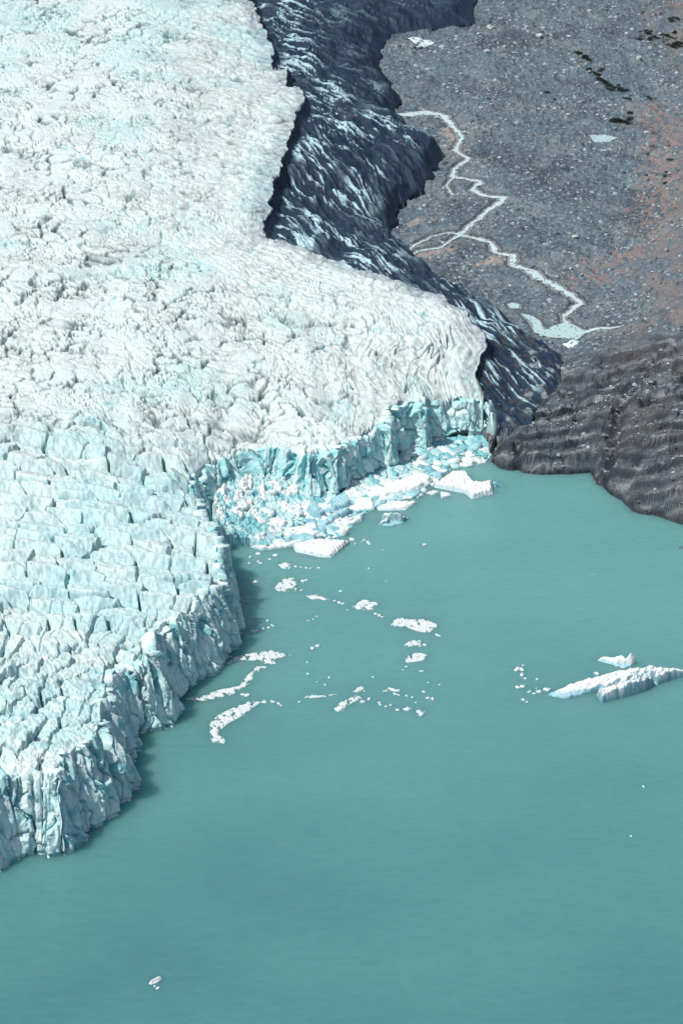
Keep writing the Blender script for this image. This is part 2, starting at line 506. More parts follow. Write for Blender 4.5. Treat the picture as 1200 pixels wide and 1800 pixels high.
STREAMS = {}
for k_, pl in STREAM_PX.items():
    w = lift([(p[0], p[1]) for p in pl], zgp)
    wd = np.array([p[2] for p in pl])
    s = np.concatenate([[0], np.cumsum(np.hypot(*np.diff(w, axis=0).T))])
    t = np.linspace(0, s[-1], int(s[-1] / 1.2))
    ctr = np.stack([np.interp(t, s, w[:, 0]), np.interp(t, s, w[:, 1])], 1)
    for _ in range(2):
        ctr[1:-1] = 0.25 * ctr[:-2] + 0.5 * ctr[1:-1] + 0.25 * ctr[2:]
    wid = np.interp(t, s, wd)
    wid = wid * (.9 + 0.6 * perlin(t / 5.0, t * 0 + 3.3, 2.0) + .35 * perlin(t / 1.9, t * 0 + 1.3, 4.0))
    ctr = ctr + np.stack([perlin(t / 7, t * 0 + 9.3, 5.0), 1.6 * perlin(t / 7, t * 0 + 5.3, 7.0)], 1) * .9 + .35 * np.stack([perlin(t / 2, t * 0 + 9.3, 5.0), 1.6 * perlin(t / 2, t * 0 + 5.3, 7.0)], 1)
    STREAMS[k_] = (ctr, wid)
PONDS = {
    'p1': [(958, 581), (970, 571), (992, 565), (1012, 571), (1030, 582), (1014, 595), (985, 592)],
    'p2': [(917, 549), (930, 552), (945, 560), (953, 572), (966, 580), (985, 592), (962, 591), (940, 582), (933, 566)],
    'p3': [(892, 533), (900, 530), (914, 533), (912, 540), (898, 540)],
    'p4': [(1034, 236), (1060, 235), (1086, 240), (1070, 248), (1045, 249)],
}
PONDW = {k_: lift(v, zgp) for k_, v in PONDS.items()}

RED_PX = [(1150, 190), (1165, 240), (1172, 300), (1165, 370), (1160, 420), (1120, 440), (1060, 480), (1020, 490)]
REDW = lift(RED_PX, zgp)
TANS = [lift(p, zgp) for p in ([(790, 225), (800, 250), (805, 265)], [(740, 450), (770, 442), (785, 437)], [(840, 462), (870, 458), (895, 455)],
                               [(735, 385), (765, 380)])]

# ------------------------------------------------------------------ glacier mesh
def z_margin(x, y):
    """height and colour of the debris covered flank"""
    dW = poly_dist(x, y, WHITE); dT = poly_dist(x, y, FOOT)
    m = dW / (dW + dT + 1e-3)
    ze = zw_of_y(y)
    zg = zg_plain(x, y)
    far = sst(780, 840, y)
    # short ice step at the white edge, then a long slope, steeper again at the foot
    step = sst(0.0, 1.0, dW / 9.0)
    prof = np.interp(m, [0, .05, .2, .5, .75, 0.9, 1.0], [1, 0.80, 0.72, .56, .40, 0.26, 0.0])
    low = np.interp(m, [0, .06, .2, .45, .75, .92, 1.0], [1, .62, .44, .28, .15, .07, 0.0])
    wl = sst(860, 800, y)
    prof = prof * (1 - wl) + low * wl
    z = zg + (ze - zg) * np.where(dW < 0.5, 1, prof)
    # gullies and ribs that run down the slope
    t_ = sst(1020, 1180, y)
    wob = 4.0 * fbm(x / 30, y / 60, 40.0, 2)

    def flow(ka, kl, o, n, gn, ca, sa_):
        return fbm((ca * x + sa_ * y + wob) / ka, (sa_ * x - ca * y) / kl, o, n, gn)
    st = flow(5.0, 55, 41.0, 4, .62, .91, .41) * (1 - t_) + flow(8.0, 60, 41.5, 4, .62, .50, .86) * t_
    st2 = flow(2.0, 26, 43.0, 3, .6, .91, .41) * (1 - t_) + flow(3.6, 30, 43.5, 3, .6, .50, .86) * t_
    acr = .8 * x + .6 * y + wob; alo = .6 * x - .8 * y
    big = fbm(x / 30, y / 70, 45.0, 3)
    rise = sst(0.0, 0.12, m) * sst(0.0, 0.10, 1 - m)
    z = z + rise * (1 - .35 * wl) * (1.1 * st + 0.6 * st2 + 1.6 * big * sst(780, 860, y) + 1.0 * big + 2.2 * (ridged(acr / 16, alo / 30, 46.0, 3) - .7)) + 0.16 * fbm(x / 1.6, y / 2.6, 47.0, 3)
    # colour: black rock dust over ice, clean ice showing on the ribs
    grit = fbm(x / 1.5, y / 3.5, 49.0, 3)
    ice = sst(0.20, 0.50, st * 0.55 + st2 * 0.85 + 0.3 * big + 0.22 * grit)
    ice = ice * (1 - .8 * sst(1180, 1260, y) * sst(.35, .6, m))  # far outer flank kept dark: its shadow is put into the colour
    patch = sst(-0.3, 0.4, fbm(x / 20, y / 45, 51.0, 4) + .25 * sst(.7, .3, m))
    ice = ice * (0.12 + 0.88 * patch) * (0.12 + 0.88 * sst(.95, .72, m + .1 * big))  # foot kept dark: thick debris, plus the slope's shadow painted in
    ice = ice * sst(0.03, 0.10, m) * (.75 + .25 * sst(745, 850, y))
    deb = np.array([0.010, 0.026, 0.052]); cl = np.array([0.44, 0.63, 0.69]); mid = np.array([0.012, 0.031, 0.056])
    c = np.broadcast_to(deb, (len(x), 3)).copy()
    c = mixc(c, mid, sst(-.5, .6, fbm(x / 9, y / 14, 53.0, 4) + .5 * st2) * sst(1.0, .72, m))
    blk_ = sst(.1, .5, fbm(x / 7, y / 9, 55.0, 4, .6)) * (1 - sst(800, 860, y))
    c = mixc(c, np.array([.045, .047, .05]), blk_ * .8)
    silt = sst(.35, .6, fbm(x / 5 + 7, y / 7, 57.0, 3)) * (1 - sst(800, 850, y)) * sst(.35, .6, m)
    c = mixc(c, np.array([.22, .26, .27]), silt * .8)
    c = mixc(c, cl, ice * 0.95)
    return z, c


def screen_rows(py0, py1, n, zref):
    py = np.linspace(py0, py1, n)
    th = PITCH + np.arctan((py - 900) / FPX)
    return (H_CAM - zref) / np.tan(th)


def build_glacier():
    Y = np.concatenate([np.linspace(6500, 2500, 14)[:-1], np.linspace(2500, 1640, 30)[:-1], screen_rows(-35, 1640, 1640, 26)])
    Y = Y[Y > 395]
    a = np.linspace(-0.245, 0.125, 1130)
    YY, AA = np.meshgrid(Y, a, indexing='ij')
    nr, nc = YY.shape
    XX = AA * (YY * CP + 270 * SP)
    x = XX.ravel().astype(F4); y = YY.ravel().astype(F4)
    ing = inside(x, y, GLAC_POLY)
    inm = inside(x, y, MARG_POLY) & ~ing
    keep = ing | inm
    q = grid_quads(nr, nc)
    z = np.full(len(x), -3, F4); c = np.full((len(x), 3), .5, F4)
    i = np.nonzero(ing)[0]
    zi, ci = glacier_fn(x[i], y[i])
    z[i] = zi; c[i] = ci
    dF = poly_dist(x[i], y[i], FRONT)
    cut = 5.2 + 3.5 * (1 - sst(560, 620, y[i])) + 3.0 * sst(643, 658, y[i]) * sst(2, -10, x[i])
    nearend = np.hypot(x[i] - FRONT[-1][0], y[i] - FRONT[-1][1]) < 11
    z[i] = np.where(dF < cut, np.where(nearend, -1.5 + (z[i] + 1.5) * sst(0, 3.2, dF), -3), z[i])
    i = np.nonzero(inm)[0]
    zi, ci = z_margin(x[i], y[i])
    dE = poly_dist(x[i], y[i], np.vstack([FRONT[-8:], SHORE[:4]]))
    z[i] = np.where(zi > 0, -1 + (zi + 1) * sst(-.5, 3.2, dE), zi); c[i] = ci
    # one ring of vertices outside so that the sheet dives into the ground
    kq = keep[q]; mq = inm[q]
    any_m = mq.any(1)
    allk = kq.all(1)
    gl = allk & ~any_m
    mg = (kq.any(1)) & any_m
    dFq = np.zeros(len(x), bool)
    v = np.stack([x, y, z], 1)
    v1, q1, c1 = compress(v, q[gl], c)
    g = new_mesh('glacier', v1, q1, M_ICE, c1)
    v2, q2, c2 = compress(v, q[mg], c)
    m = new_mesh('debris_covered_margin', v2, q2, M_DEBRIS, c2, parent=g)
    return g, m


glacier, margin = build_glacier()
tag(glacier, 'huge white crevassed glacier ending in a blue ice cliff above the lake', 'glacier')
tag(margin, 'dark debris covered flank of the glacier')


def build_cliff():
    cur = smooth_poly(FRONT[FRONT[:, 0] > -150][:-5], 0.22, 0.0)
    for _ in range(8):
        cur[1:-1] = 0.25 * cur[:-2] + 0.5 * cur[1:-1] + 0.25 * cur[2:]
    ds = np.hypot(*np.diff(cur, axis=0).T)
    s = np.concatenate([[0], np.cumsum(ds)]).astype(F4)
    # broad bays and buttresses
    tan = np.gradient(cur, axis=0); tan /= np.linalg.norm(tan, axis=1)[:, None]
    for _ in range(160):
        tan[1:-1] = 0.25 * tan[:-2] + 0.5 * tan[1:-1] + 0.25 * tan[2:]
    tan /= np.linalg.norm(tan, axis=1)[:, None]
    nrm = np.stack([tan[:, 1], -tan[:, 0]], 1)               # out over the water
    n = len(cur)
    nt_ = 120
    lean = 3.4 + 1.2 * perlin(s / 18, s * 0 + .5, 61) + 3.5 * (1 - sst(560, 620, cur[:, 1]))
    lean = lean + 3.0 * sst(640, 655, cur[:, 1]) * sst(4, -8, cur[:, 0])
    topx = cur - nrm * lean[:, None]
    ztop = glacier_fn(topx[:, 0], topx[:, 1], False)
    ztop = ztop + 1.7 * fbm(s / 3.4, s * 0, 63, 4, .6)
    ztop = np.clip(ztop, 8, 30)
    tm = inside(topx[:, 0].astype(F4), topx[:, 1].astype(F4), MARG_POLY)
    zm = z_margin(topx[:, 0].astype(F4), topx[:, 1].astype(F4))[0]
    ztop = np.where(tm, zm - .5, ztop)
    T = np.linspace(0, 1, nt_).astype(F4)
    S, TT = np.meshgrid(s, T, indexing='ij')
    Sf, Tf = S.ravel(), TT.ravel()
    Z = -1.5 + Tf * (np.repeat(ztop, nt_) + 1.5)
    LEAN = np.repeat(lean, nt_)
    cx, cy = np.repeat(cur[:, 0], nt_), np.repeat(cur[:, 1], nt_)
    nx, ny = np.repeat(nrm[:, 0], nt_), np.repeat(nrm[:, 1], nt_)
    w = Sf + 1.6 * fbm(Sf / 7, Z / 9, 65, 3)
    col = ridged(w / 6.0, Z / 40, 67, 2, .5)
    f1, f2, ra, rb, vx, vy = voronoi(w / 3.4, Z / 11.0 + 0.2 * w / 3.4, 69, 0.95)
    e1, e2, ea, eb, ex_, ey_ = voronoi(w / 1.25 + .3 * ra, Z / 3.2, 71, 0.95)
    edge = np.clip(1 - (f2 - f1) / .10, 0, 1)
    off = 1.1 * (col - 1) + 2.2 * (ra - .5) + 2.4 * (rb - .5) * vx - .8 * (ra - .3) * vy - 1.0 * edge
    off = off + 0.45 * (ea - .5) + .6 * (eb - .5) * ex_ - .3 * (ea - .3) * ey_ + 0.10 * fbm(Sf / .9, Z / 1.1, 73, 3)
    crev = np.clip(1 - np.abs(perlin(w / 8, Z / 60, 75)) / 0.05, 0, 1)       # deep vertical clefts
    off = np.clip(off - 2.2 * crev, -3.6, 1.7)
    off = off * sst(0.0, 0.07, Tf + .03) * 1.0
    # melted notch at the water line
    off = off - 1.1 * np.clip(1 - np.abs(Z - 0.4) / 0.9, 0, 1)
    # low arch where meltwater leaves the ice
    px_a, px_b = at(772, 778), at(862, 774)
    sa = s[np.argmin(((cur - px_a) ** 2).sum(1))]; sb = s[np.argmin(((cur - px_b) ** 2).sum(1))]
    u = np.clip((Sf - sa) / (sb - sa), 0, 1)
    arch = 3.9 * np.sin(np.pi * np.clip(u, 0, 1)) ** 0.7 * (0.5 + .5 * u) - 0.4
    off = np.where((u > 0) & (u < 1), off - 9.0 * sst(0.5, -0.2, Z - arch), off)
    pull = LEAN * Tf ** 1.3
    # round the top back into the ice
    X = cx + nx * (off - pull); Yv = cy + ny * (off - pull)
    V = np.stack([X, Yv, Z], 1).reshape(n, nt_, 3)
    # two buried rows
    b1 = np.stack([topx[:, 0] - nrm[:, 0] * 2.0, topx[:, 1] - nrm[:, 1] * 2.0, ztop - 0.1], 1)
    b3 = np.stack([topx[:, 0] - nrm[:, 0] * 3.4, topx[:, 1] - nrm[:, 1] * 3.4, ztop - 0.5], 1)
    b2 = np.stack([topx[:, 0] - nrm[:, 0] * 5.5, topx[:, 1] - nrm[:, 1] * 5.5, ztop - 4.0], 1)
    V = np.concatenate([V, b1[:, None], b3[:, None], b2[:, None]], 1)
    blue = sst(-0.3, 0.75, fbm(Sf / 9, Z / 8, 77, 4) + 0.35 * (rb - .5) + 0.1 + .5 * sst(560, 640, cy) * sst(25, -5, cx))  # extra teal on the left bay wall paints in its recess shade
    c = np.broadcast_to(np.array([.58, .79, .775]), (len(Sf), 3)).copy()
    c = mixc(c, np.array([.25, .58, .605]), 0.85 * blue)
    c = mixc(c, np.array([.70, .81, .79]), sst(.0, .5, fbm(Sf / 5, Z / 4, 79, 3) + .25 * (1 - sst(600, 660, cy))) * .85)
    c = mixc(c, np.array([.11, .42, .47]), .8 * np.maximum(crev, .6 * edge))
    c = c.reshape(n, nt_, 3)
    c = np.concatenate([c, c[:, -1:], c[:, -1:], c[:, -1:]], 1).reshape(-1, 3)
    q = grid_quads(n, nt_ + 3)
    return new_mesh('ice_cliff', V.reshape(-1, 3), q, M_ICE, c, parent=glacier)


cliff = build_cliff()

# ------------------------------------------------------------------ ground
def build_ground():
    Y = np.concatenate([np.linspace(9000, 2500, 16)[:-1], np.linspace(2500, 1640, 30)[:-1], screen_rows(-60, 1010, 1130, 14), np.linspace(600, -600, 12)])
    Y = np.unique(Y)[::-1]
    a = np.concatenate([np.linspace(-3.0, -0.1, 30)[:-1], np.linspace(-0.1, 0.0, 30)[:-1], np.linspace(0.0, 0.235, 760), np.linspace(0.235, 3, 30)[1:]])
    YY, AA = np.meshgrid(Y, a, indexing='ij')
    nr, nc = YY.shape
    x = (AA * (np.abs(YY) * CP + 286 * SP)).ravel().astype(F4); y = YY.ravel().astype(F4)
    z, z0, dS, land, marg = ground_fn(x, y)
    dT = poly_dist(x, y, FT_C)
    # ---- bedrock headland: layered ledges
    head = sst(0.0, 1.0, (115 - dS) / 60) * sst(850, 745, y - 0.25 * (x - 90) + 14 * fbm(x / 25, y / 35, 80.5, 3))
    hill = sst(0, 25, x - np.interp(y, [640, 700, 760, 830, 900, 1000, 1200], [70, 72, 82, 102, 118, 150, 190]))
    rockw = np.clip(np.maximum(head, 0.5 * hill), 0, 1)
    zz = z + head * (3.2 * sst(0, 15, dS) * fbm(x / 36, y / 55, 81, 4) + (4.2 + 2 * perlin(x / 9, y / 9, 82)) * (1 - np.exp(-dS / 2.2)))
    sn = .5 * zz + 0.2 * (y - .38 * x) + 1.9 * fbm(x / 50, y / 40, 83, 3) + .25 * perlin(x / 6, y / 6, 84)
    fr = sn / 2.3 - np.floor(sn / 2.3)
    fr2 = sn / .85 - np.floor(sn / .85)
    brk_ = sst(-.5, .3, fbm(x / 18, y / 10, 84.5, 3))
    zz = zz + head * (.3 + .7 * brk_) * (4.0 * (sst(0.38, 0.68, fr) - fr) + 1.6 * (sst(.35, .65, fr2) - fr2))
    vv = zz * 1.6 + y * .5
    gully = np.zeros(len(x), F4)
    for gp, gw in (([(1041, 838), (1052, 805), (1070, 770), (1084, 735), (1092, 700)], 2.4), ([(903, 830), (910, 806), (908, 790)], 1.4), ([(1000, 836), (1012, 800), (1040, 770)], 1.4),
                   ([(1150, 908), (1146, 870), (1130, 830)], 1.6), ([(940, 760), (985, 742), (1030, 735)], 1.2), ([(985, 690), (1040, 676), (1120, 672), (1200, 660)], 1.3), ([(1010, 720), (1100, 712), (1200, 716)], 1.0)):
        gl = smooth_poly(lift(gp, zgp), 2.0, 1.6, 33)
        bb = (x > gl[:, 0].min() - 12) & (x < gl[:, 0].max() + 12) & (y > gl[:, 1].min() - 12) & (y < gl[:, 1].max() + 12)
        i = np.nonzero(bb)[0]
        gully[i] = np.maximum(gully[i], sst(gw * 1.6, .2, poly_dist(x[i], y[i], gl)) * min(1, gw / 1.6))
    zz = zz - 2.4 * gully * head
    crag = ridged(x / 8, y / 9, 85, 2, .5)
    zz = zz + head * 1.1 * (crag - .8) * (.5 + .5 * perlin(x / 20, y / 20, 89.5)) * sst(0, 6, dS)
    j1, j2, ja, jb, jvx, jvy = voronoi((x + 2 * perlin(x / 5, y / 5, 8.8)) / 5.0, (y - .4 * x) / 6.5, 86, .95)
    zz = zz + head * sst(0, 3, dS) * (.9 * (ja - .5) + .9 * (jb - .5) * jvx - 1.0 * np.clip(1 - (j2 - j1) / .10, 0, 1))
    # ---- moraine texture
    rough = (1 - 0.8 * head)
    n1 = fbm(x / 14, y / 22, 87, 4, .55)
    n2 = fbm(x / 3.2, y / 4.5, 89, 3, .6)
    gull = ridged((x + 0.4 * y) / 26, (y - 0.5 * x) / 42, 91, 3)
    # ---- stream beds with cut banks, and pond basins
    bed = np.zeros(len(x), F4); wet = np.zeros(len(x), F4)
    for ctr, wid in STREAMS.values():
        bb = (x > ctr[:, 0].min() - 20) & (x < ctr[:, 0].max() + 20) & (y > ctr[:, 1].min() - 40) & (y < ctr[:, 1].max() + 40)
        i = np.nonzero(bb)[0]
        best = np.full(len(i), 1e9, F4)
        for k in range(0, len(ctr)):
            best = np.minimum(best, np.hypot(x[i] - ctr[k, 0], y[i] - ctr[k, 1]) - wid[k] * 0.5)
        bed[i] = np.maximum(bed[i], 1 - sst(0.2, 3.2, best))
        wet[i] = np.maximum(wet[i], 1 - sst(2, 12, best))
    for pw in PONDW.values():
        d = poly_dist(x, y, pw, True); d = np.where(inside(x, y, pw), -d, d)
        bed = np.maximum(bed, 1 - sst(0.2, 2.5, d)); wet = np.maximum(wet, 1 - sst(1, 7, d))
    zz = zz + (1 - .8 * wet) * rough * (0.9 * n1 + 0.42 * (1 - head) * n2 + 1.5 * (gull - .6) + 1.6 * fbm(x / 45, y / 70, 92, 2)) * sst(0, 5, dS)
    zs = zg_plain(x, y)
    zz = zz * (1 - bed) + (zs - 0.82 + .75 * fbm(x / 1.5, y / 2.6, 94, 3)) * bed
    under = ~land
    zz = np.where(under, np.where(marg, zs - 5.0, -6.0 - 0.0 * zz), zz)
    zz = np.where(under & ~marg & (y > 780), -6, zz)
    dJ = poly_dist(x, y, SHORE)
    zz = np.where(land & (dJ < 3.0), -1.2 + (zz + 1.2) * np.clip(dJ / 3.0, 0, 1) ** .6, zz)
    # ---- colour of the ground
    c = np.broadcast_to(np.array([.096, .140, .165]), (len(x), 3)).copy()
    c = mixc(c, np.array([.062, .084, .104]), sst(-.1, .6, fbm(x / 40, y / 70, 93, 4)))
    c = mixc(c, np.array([.145, .18, .19]), sst(.0, .7, fbm(x / 22, y / 40, 95, 4)) * .8)
    c = mixc(c, np.array([.040, .054, .070]), sst(.1, .5, n2) * 0.6 * (1 - head))
    c = mixc(c, np.array([.26, .31, .32]), sst(.25, .6, fbm(x / 1.8, y / 2.4, 97, 2)) * 0.55 * (1 - head))
    rock = np.array([.092, .108, .122])
    c = mixc(c, rock * 1.0, rockw * .9 * (.55 + .45 * sst(-.4, .2, fbm(x / 12, y / 14, 98.5, 3) + 1.2 * (head - .5))))
    c = c * (1 + (head * .35 * fbm(x / 11.0, y / 5.0, 98, 2))[:, None]).clip(.35, 1.9)
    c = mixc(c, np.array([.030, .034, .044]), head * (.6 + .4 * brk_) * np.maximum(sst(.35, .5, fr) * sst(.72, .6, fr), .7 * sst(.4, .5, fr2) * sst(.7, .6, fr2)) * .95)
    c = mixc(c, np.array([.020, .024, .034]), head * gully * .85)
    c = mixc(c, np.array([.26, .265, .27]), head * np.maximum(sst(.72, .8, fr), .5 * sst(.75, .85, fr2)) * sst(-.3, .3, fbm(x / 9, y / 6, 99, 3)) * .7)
    dR = poly_dist(x, y, REDW)
    red = sst(24, 1, dR + 9 * fbm(x / 10, y / 16, 101, 4)) * sst(-.5, .3, fbm(x / 4, y / 8, 103, 3))
    c = mixc(c, np.array([.23, .165, .15]), np.clip(red, 0, 1) * .75)
    c = mixc(c, np.array([.170, .152, .145]), .9 * (1 - .75 * head) * sst(0, 25, x - np.interp(y, [700, 760, 830, 900, 1000, 1200], [85, 95, 108, 122, 155, 200])) * sst(-.4, .5, fbm(x / 16, y / 26, 105, 4)))
    for tw in TANS:
        d = poly_dist(x, y, tw)
        t = sst(7, 1, d + 5 * fbm(x / 5, y / 10, 107, 3))
        c = mixc(c, np.array([.36, .28, .24]), t * .7)
    c = mixc(c, np.array([.19, .20, .20]), wet * (1 - bed) * .5 * sst(-.3, .3, n1))
    c = mixc(c, np.array([.035, .045, .055]), sst(.05, .3, bed) * sst(1., .6, bed) * .6)
    c = mixc(c, np.array([.24, .26, .26]), sst(.6, 1., bed) * .8)
    wetrock = sst(2.2, .6, zz) * (dS < 6)
    c = mixc(c, np.array([.018, .022, .030]), wetrock * .8)
    v = np.stack([x, y, zz], 1)
    q = grid_quads(nr, nc)[:, ::-1]
    # leave out nothing: one sheet, lake bed included
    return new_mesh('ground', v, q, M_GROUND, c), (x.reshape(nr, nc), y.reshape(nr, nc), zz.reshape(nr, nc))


ground, GG = build_ground()
tag(ground, kind='structure')
_gY = GG[1][:, 0]


def gz(x, y):
    """ground height by look-up"""
    r = int(np.clip(np.searchsorted(-_gY, -y), 1, len(_gY) - 1))
    row = GG[0][r]
    return float(np.interp(x, row, GG[2][r]))


# ------------------------------------------------------------------ lake, streams, ponds
def flat_sheet(name, pts, z, mat):
    import mathutils.geometry as mg_
    tri = mg_.tessellate_polygon([[(p[0], p[1], 0) for p in pts]])
    v = np.array([(p[0], p[1], z) for p in pts])
    return new_mesh(name, v, np.array(tri), mat)


lake = new_mesh('lake', [(-4000, -3000, 0), (4000, -3000, 0), (4000, 860, 0), (-4000, 860, 0)], [(0, 1, 2, 3)], M_LAKE)
tag(lake, kind='structure')


def ribbon(name, ctr, wid):
    t = np.gradient(ctr, axis=0); t /= np.linalg.norm(t, axis=1)[:, None] + 1e-9
    n = np.stack([-t[:, 1], t[:, 0]], 1)
    k = np.linspace(-0.5, 0.5, 5)
    P = ctr[:, None, :] + n[:, None, :] * (wid[:, None, None] * .85 * k[None, :, None])
    z = zg_plain(P[..., 0].ravel().astype(F4), P[..., 1].ravel().astype(F4)).reshape(P.shape[:2]) - 0.5
    V = np.concatenate([P, z[..., None]], -1).reshape(-1, 3)
    return new_mesh(name, V, grid_quads(len(ctr), 5)[:, ::-1], M_STREAM, smooth=True)


for i, (k_, (ctr, wid)) in enumerate(STREAMS.items()):
    o = ribbon('stream', ctr, wid)
    tag(o, kind='structure')
for k_, pw in PONDW.items():
    pw = smooth_poly(pw, 0.8, 0.5, 5, True)
    cxy = pw.mean(0)
    v = [(p[0], p[1], zgp(*p) - 0.46) for p in pw] + [(cxy[0], cxy[1], zgp(*cxy) - 0.46)]
    n = len(pw)
    o = new_mesh('pond', v, [(i, (i + 1) % n, n) for i in range(n)], M_POND)
    tag(o, kind='structure')


# ------------------------------------------------------------------ floating ice
def px_poly(pts, sc=1.0, ox=0, oy=0, z=0.0):
    return np.array([at(ox + p[0] * sc, oy + p[1] * sc, z) for p in pts])


def blob(name, poly, res, hfun, mat, cfun=None, rough=0.35, seed=0, depth=0.8, steep=0.0):
    """ice body standing on the water: its footprint is poly, its top is hfun(x, y, d) with d the distance in from the edge"""
    P = smooth_poly(poly, 0.5, rough, seed, True)
    ctr = P.mean(0)
    x0, y0 = P.min(0) - 2 * res; x1, y1 = P.max(0) + 2 * res
    X, Y = np.meshgrid(np.arange(x0, x1, res), np.arange(y0, y1, res), indexing='ij')
    nr, nc = X.shape
    x, y = X.ravel().astype(F4), Y.ravel().astype(F4)
    ins = inside(x, y, P)
    d = np.where(ins, poly_dist(x, y, P, True), 0)
    h = hfun(x, y, d)
    z = np.where(ins, h, -depth)
    ins2 = ins & (z > 0)
    q = grid_quads(nr, nc)
    k = ins2[q].any(1)
    z = np.where(ins2, z, -depth)
    # pull the outer ring in to a ragged steep side
    zg_ = np.where(ins2, z, 0).reshape(nr, nc)
    slope = np.hypot(*np.gradient(zg_, res)).ravel()
    c = cfun(x, y, z, d) if cfun else np.broadcast_to(np.array([.80, .86, .855]), (len(x), 3)).copy()
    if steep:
        c = mixc(c, np.array([.11, .27, .33]), steep * sst(.75, 1.6, slope) * (.7 + .3 * sst(-.4, .4, perlin(x / 1.5, y / 1.5, 112))))  # steep sides: bare blue ice, darkened to paint in their shade
    v = np.stack([x - ctr[0], y - ctr[1], z], 1)
    v, q, c = compress(v, q[k], c)
    o = new_mesh(name, v, q[:, ::-1] if False else q, mat, c)
    o.location = (ctr[0], ctr[1], 0)
    return o


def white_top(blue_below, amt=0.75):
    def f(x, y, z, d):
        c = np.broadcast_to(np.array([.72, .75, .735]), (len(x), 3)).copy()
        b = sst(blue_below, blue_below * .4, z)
        c = mixc(c, np.array([.19, .46, .53]), amt * b)  # blue ice low down, deepened to paint the shaded sides of bergs
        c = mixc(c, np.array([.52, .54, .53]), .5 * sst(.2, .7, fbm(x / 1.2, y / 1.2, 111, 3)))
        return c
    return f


def slab(h, edge=1.0, tilt=(0, 0), rough=0.25, rs=2.0, stripes=0.0, sdir=(1, 0), seed=0):
    def f(x, y, d):
        cx, cy = x.mean(), y.mean()
        z = h * sst(-0.3, edge, d) + tilt[0] * (x - cx) + tilt[1] * (y - cy)
        z = z + rough * fbm(x / rs, y / rs, 120 + seed, 4, .6)
        if stripes:
            z = z + stripes * np.sin((x * sdir[0] + y * sdir[1]) * 4.2 + 2 * perlin(x / 4, y / 4, 5))
        return np.maximum(z, 0.12)
    return f


S2 = (1 / 4.286, 620, 800)     # scale and origin of the enlarged views the outlines were read from
S6 = (.4583, 350, 700)
BERGS = [
    ('iceberg', [(75, 285), (200, 255), (330, 215), (430, 175), (550, 170), (600, 195), (585, 228), (480, 272), (350, 300), (130, 335), (85, 315)], S2,
     slab(1.5, 1.6, (0.03, 0.05), .3), 'long white tabular slab of ice lying against the packed brash ice'),
    ('iceberg', [(600, 232), (650, 200), (740, 155), (855, 155), (880, 195), (920, 230), (980, 232), (1050, 212), (1062, 300), (890, 330), (840, 290), (700, 262), (610, 245)], S2,
     slab(2.0, 1.4, (0.05, 0.06), .3, 2.0, .14, (1, .2)), 'white wedge shaped iceberg with a ribbed top, nearest the dark rocky shore'),
    ('ice_floe', [(10, 352), (60, 332), (150, 336), (170, 412), (90, 422), (20, 418)], S2, slab(1.0, 1.0, (0, .05), .2), 'square white ice floe at the left end of the long slab'),
    ('ice_floe', [(175, 398), (290, 352), (430, 356), (495, 356), (400, 416), (190, 420)], S2, slab(.9, 1.2, (0, .04), .35), 'flat pointed white floe between the long slab and the arched iceberg'),
    ('ice_floe', [(545, 285), (600, 268), (655, 278), (600, 302)], S2, slab(.6, .8, (0, 0), .15), 'small thin white floe beside the right end of the long slab'),
    ('ice_floe', [(655, 280), (720, 287), (745, 308), (660, 328)], S2, slab(.7, .8, (0, 0), .2), 'small rounded white floe in front of the ribbed wedge iceberg'),
    ('ice_floe', [(465, 300), (520, 285), (540, 305), (490, 330)], S2, slab(.8, .8, (0, 0), .2), 'small white floe wedged under the right tip of the long slab'),
    ('ice_floe', [(240, 335), (330, 308), (460, 292), (440, 312), (330, 330), (250, 345)], S2, slab(.5, .7, (0, 0), .15), 'narrow blue sliver of ice along the front of the long slab'),
    ('ice_floe', [(590, 140), (640, 125), (685, 140), (670, 170), (610, 178)], S2, slab(1.0, 1.0, (0, 0), .2), 'round pale blue floe between the long slab and the ribbed wedge'),
    ('ice_floe', [(358, 565), (440, 550), (580, 556), (505, 612), (460, 610), (370, 590)], S6, slab(1.3, 1.4, (0.03, .06), .25, 2., .16, (.9, .5)), 'ribbed white slab at the front edge of the packed ice in the bay'),
    ('ice_floe', [(195, 572), (340, 560), (420, 535), (480, 532), (410, 556), (330, 576), (240, 586)], S6, slab(1.1, .8, (0, .05), .3), 'thin curved ridge of ice just left of the ribbed front slab'),
    ('ice_floe', [(330, 505), (400, 495), (470, 520), (440, 535), (350, 528)], S6, slab(1.2, 1.2, (0, .05), .3), 'broad pale block of ice behind the thin curved ridge'),
    ('ice_floe', [(410, 435), (450, 420), (492, 455), (470, 470), (430, 462)], S6, slab(3.2, 1.6, (-.15, .1), .4), 'tilted blue block standing up in the packed ice'),
    ('ice_floe', [(495, 400), (555, 390), (590, 415), (560, 432), (510, 440)], S6, slab(2.4, 1.4, (.1, .1), .35, 1.5, .25, (1, .6)), 'deeply grooved blue block right of the tilted blue block'),
    ('ice_floe', [(440, 500), (490, 460), (560, 435), (592, 440), (520, 475), (470, 512)], S6, slab(1.5, 1.2, (0.05, .08), .4), 'long bent block of ice below the grooved blue block'),
    ('ice_floe', [(180, 548), (195, 520), (240, 515), (300, 535), (310, 560), (200, 568)], S6, slab(2.0, 1.4, (-.1, .05), .4), 'grey blue block at the left front of the packed ice'),
    ('ice_floe', [(215, 475), (300, 465), (345, 480), (330, 500), (230, 505)], S6, slab(1.3, 1.2, (0, .05), .3), 'flat white floe near the foot of the left cliff in the bay'),
    ('ice_floe', [(540, 470), (600, 455), (635, 440), (625, 470), (560, 500)], S6, slab(.9, 1.0, (0, .04), .3), 'white floe at the outer right corner of the packed ice'),
]
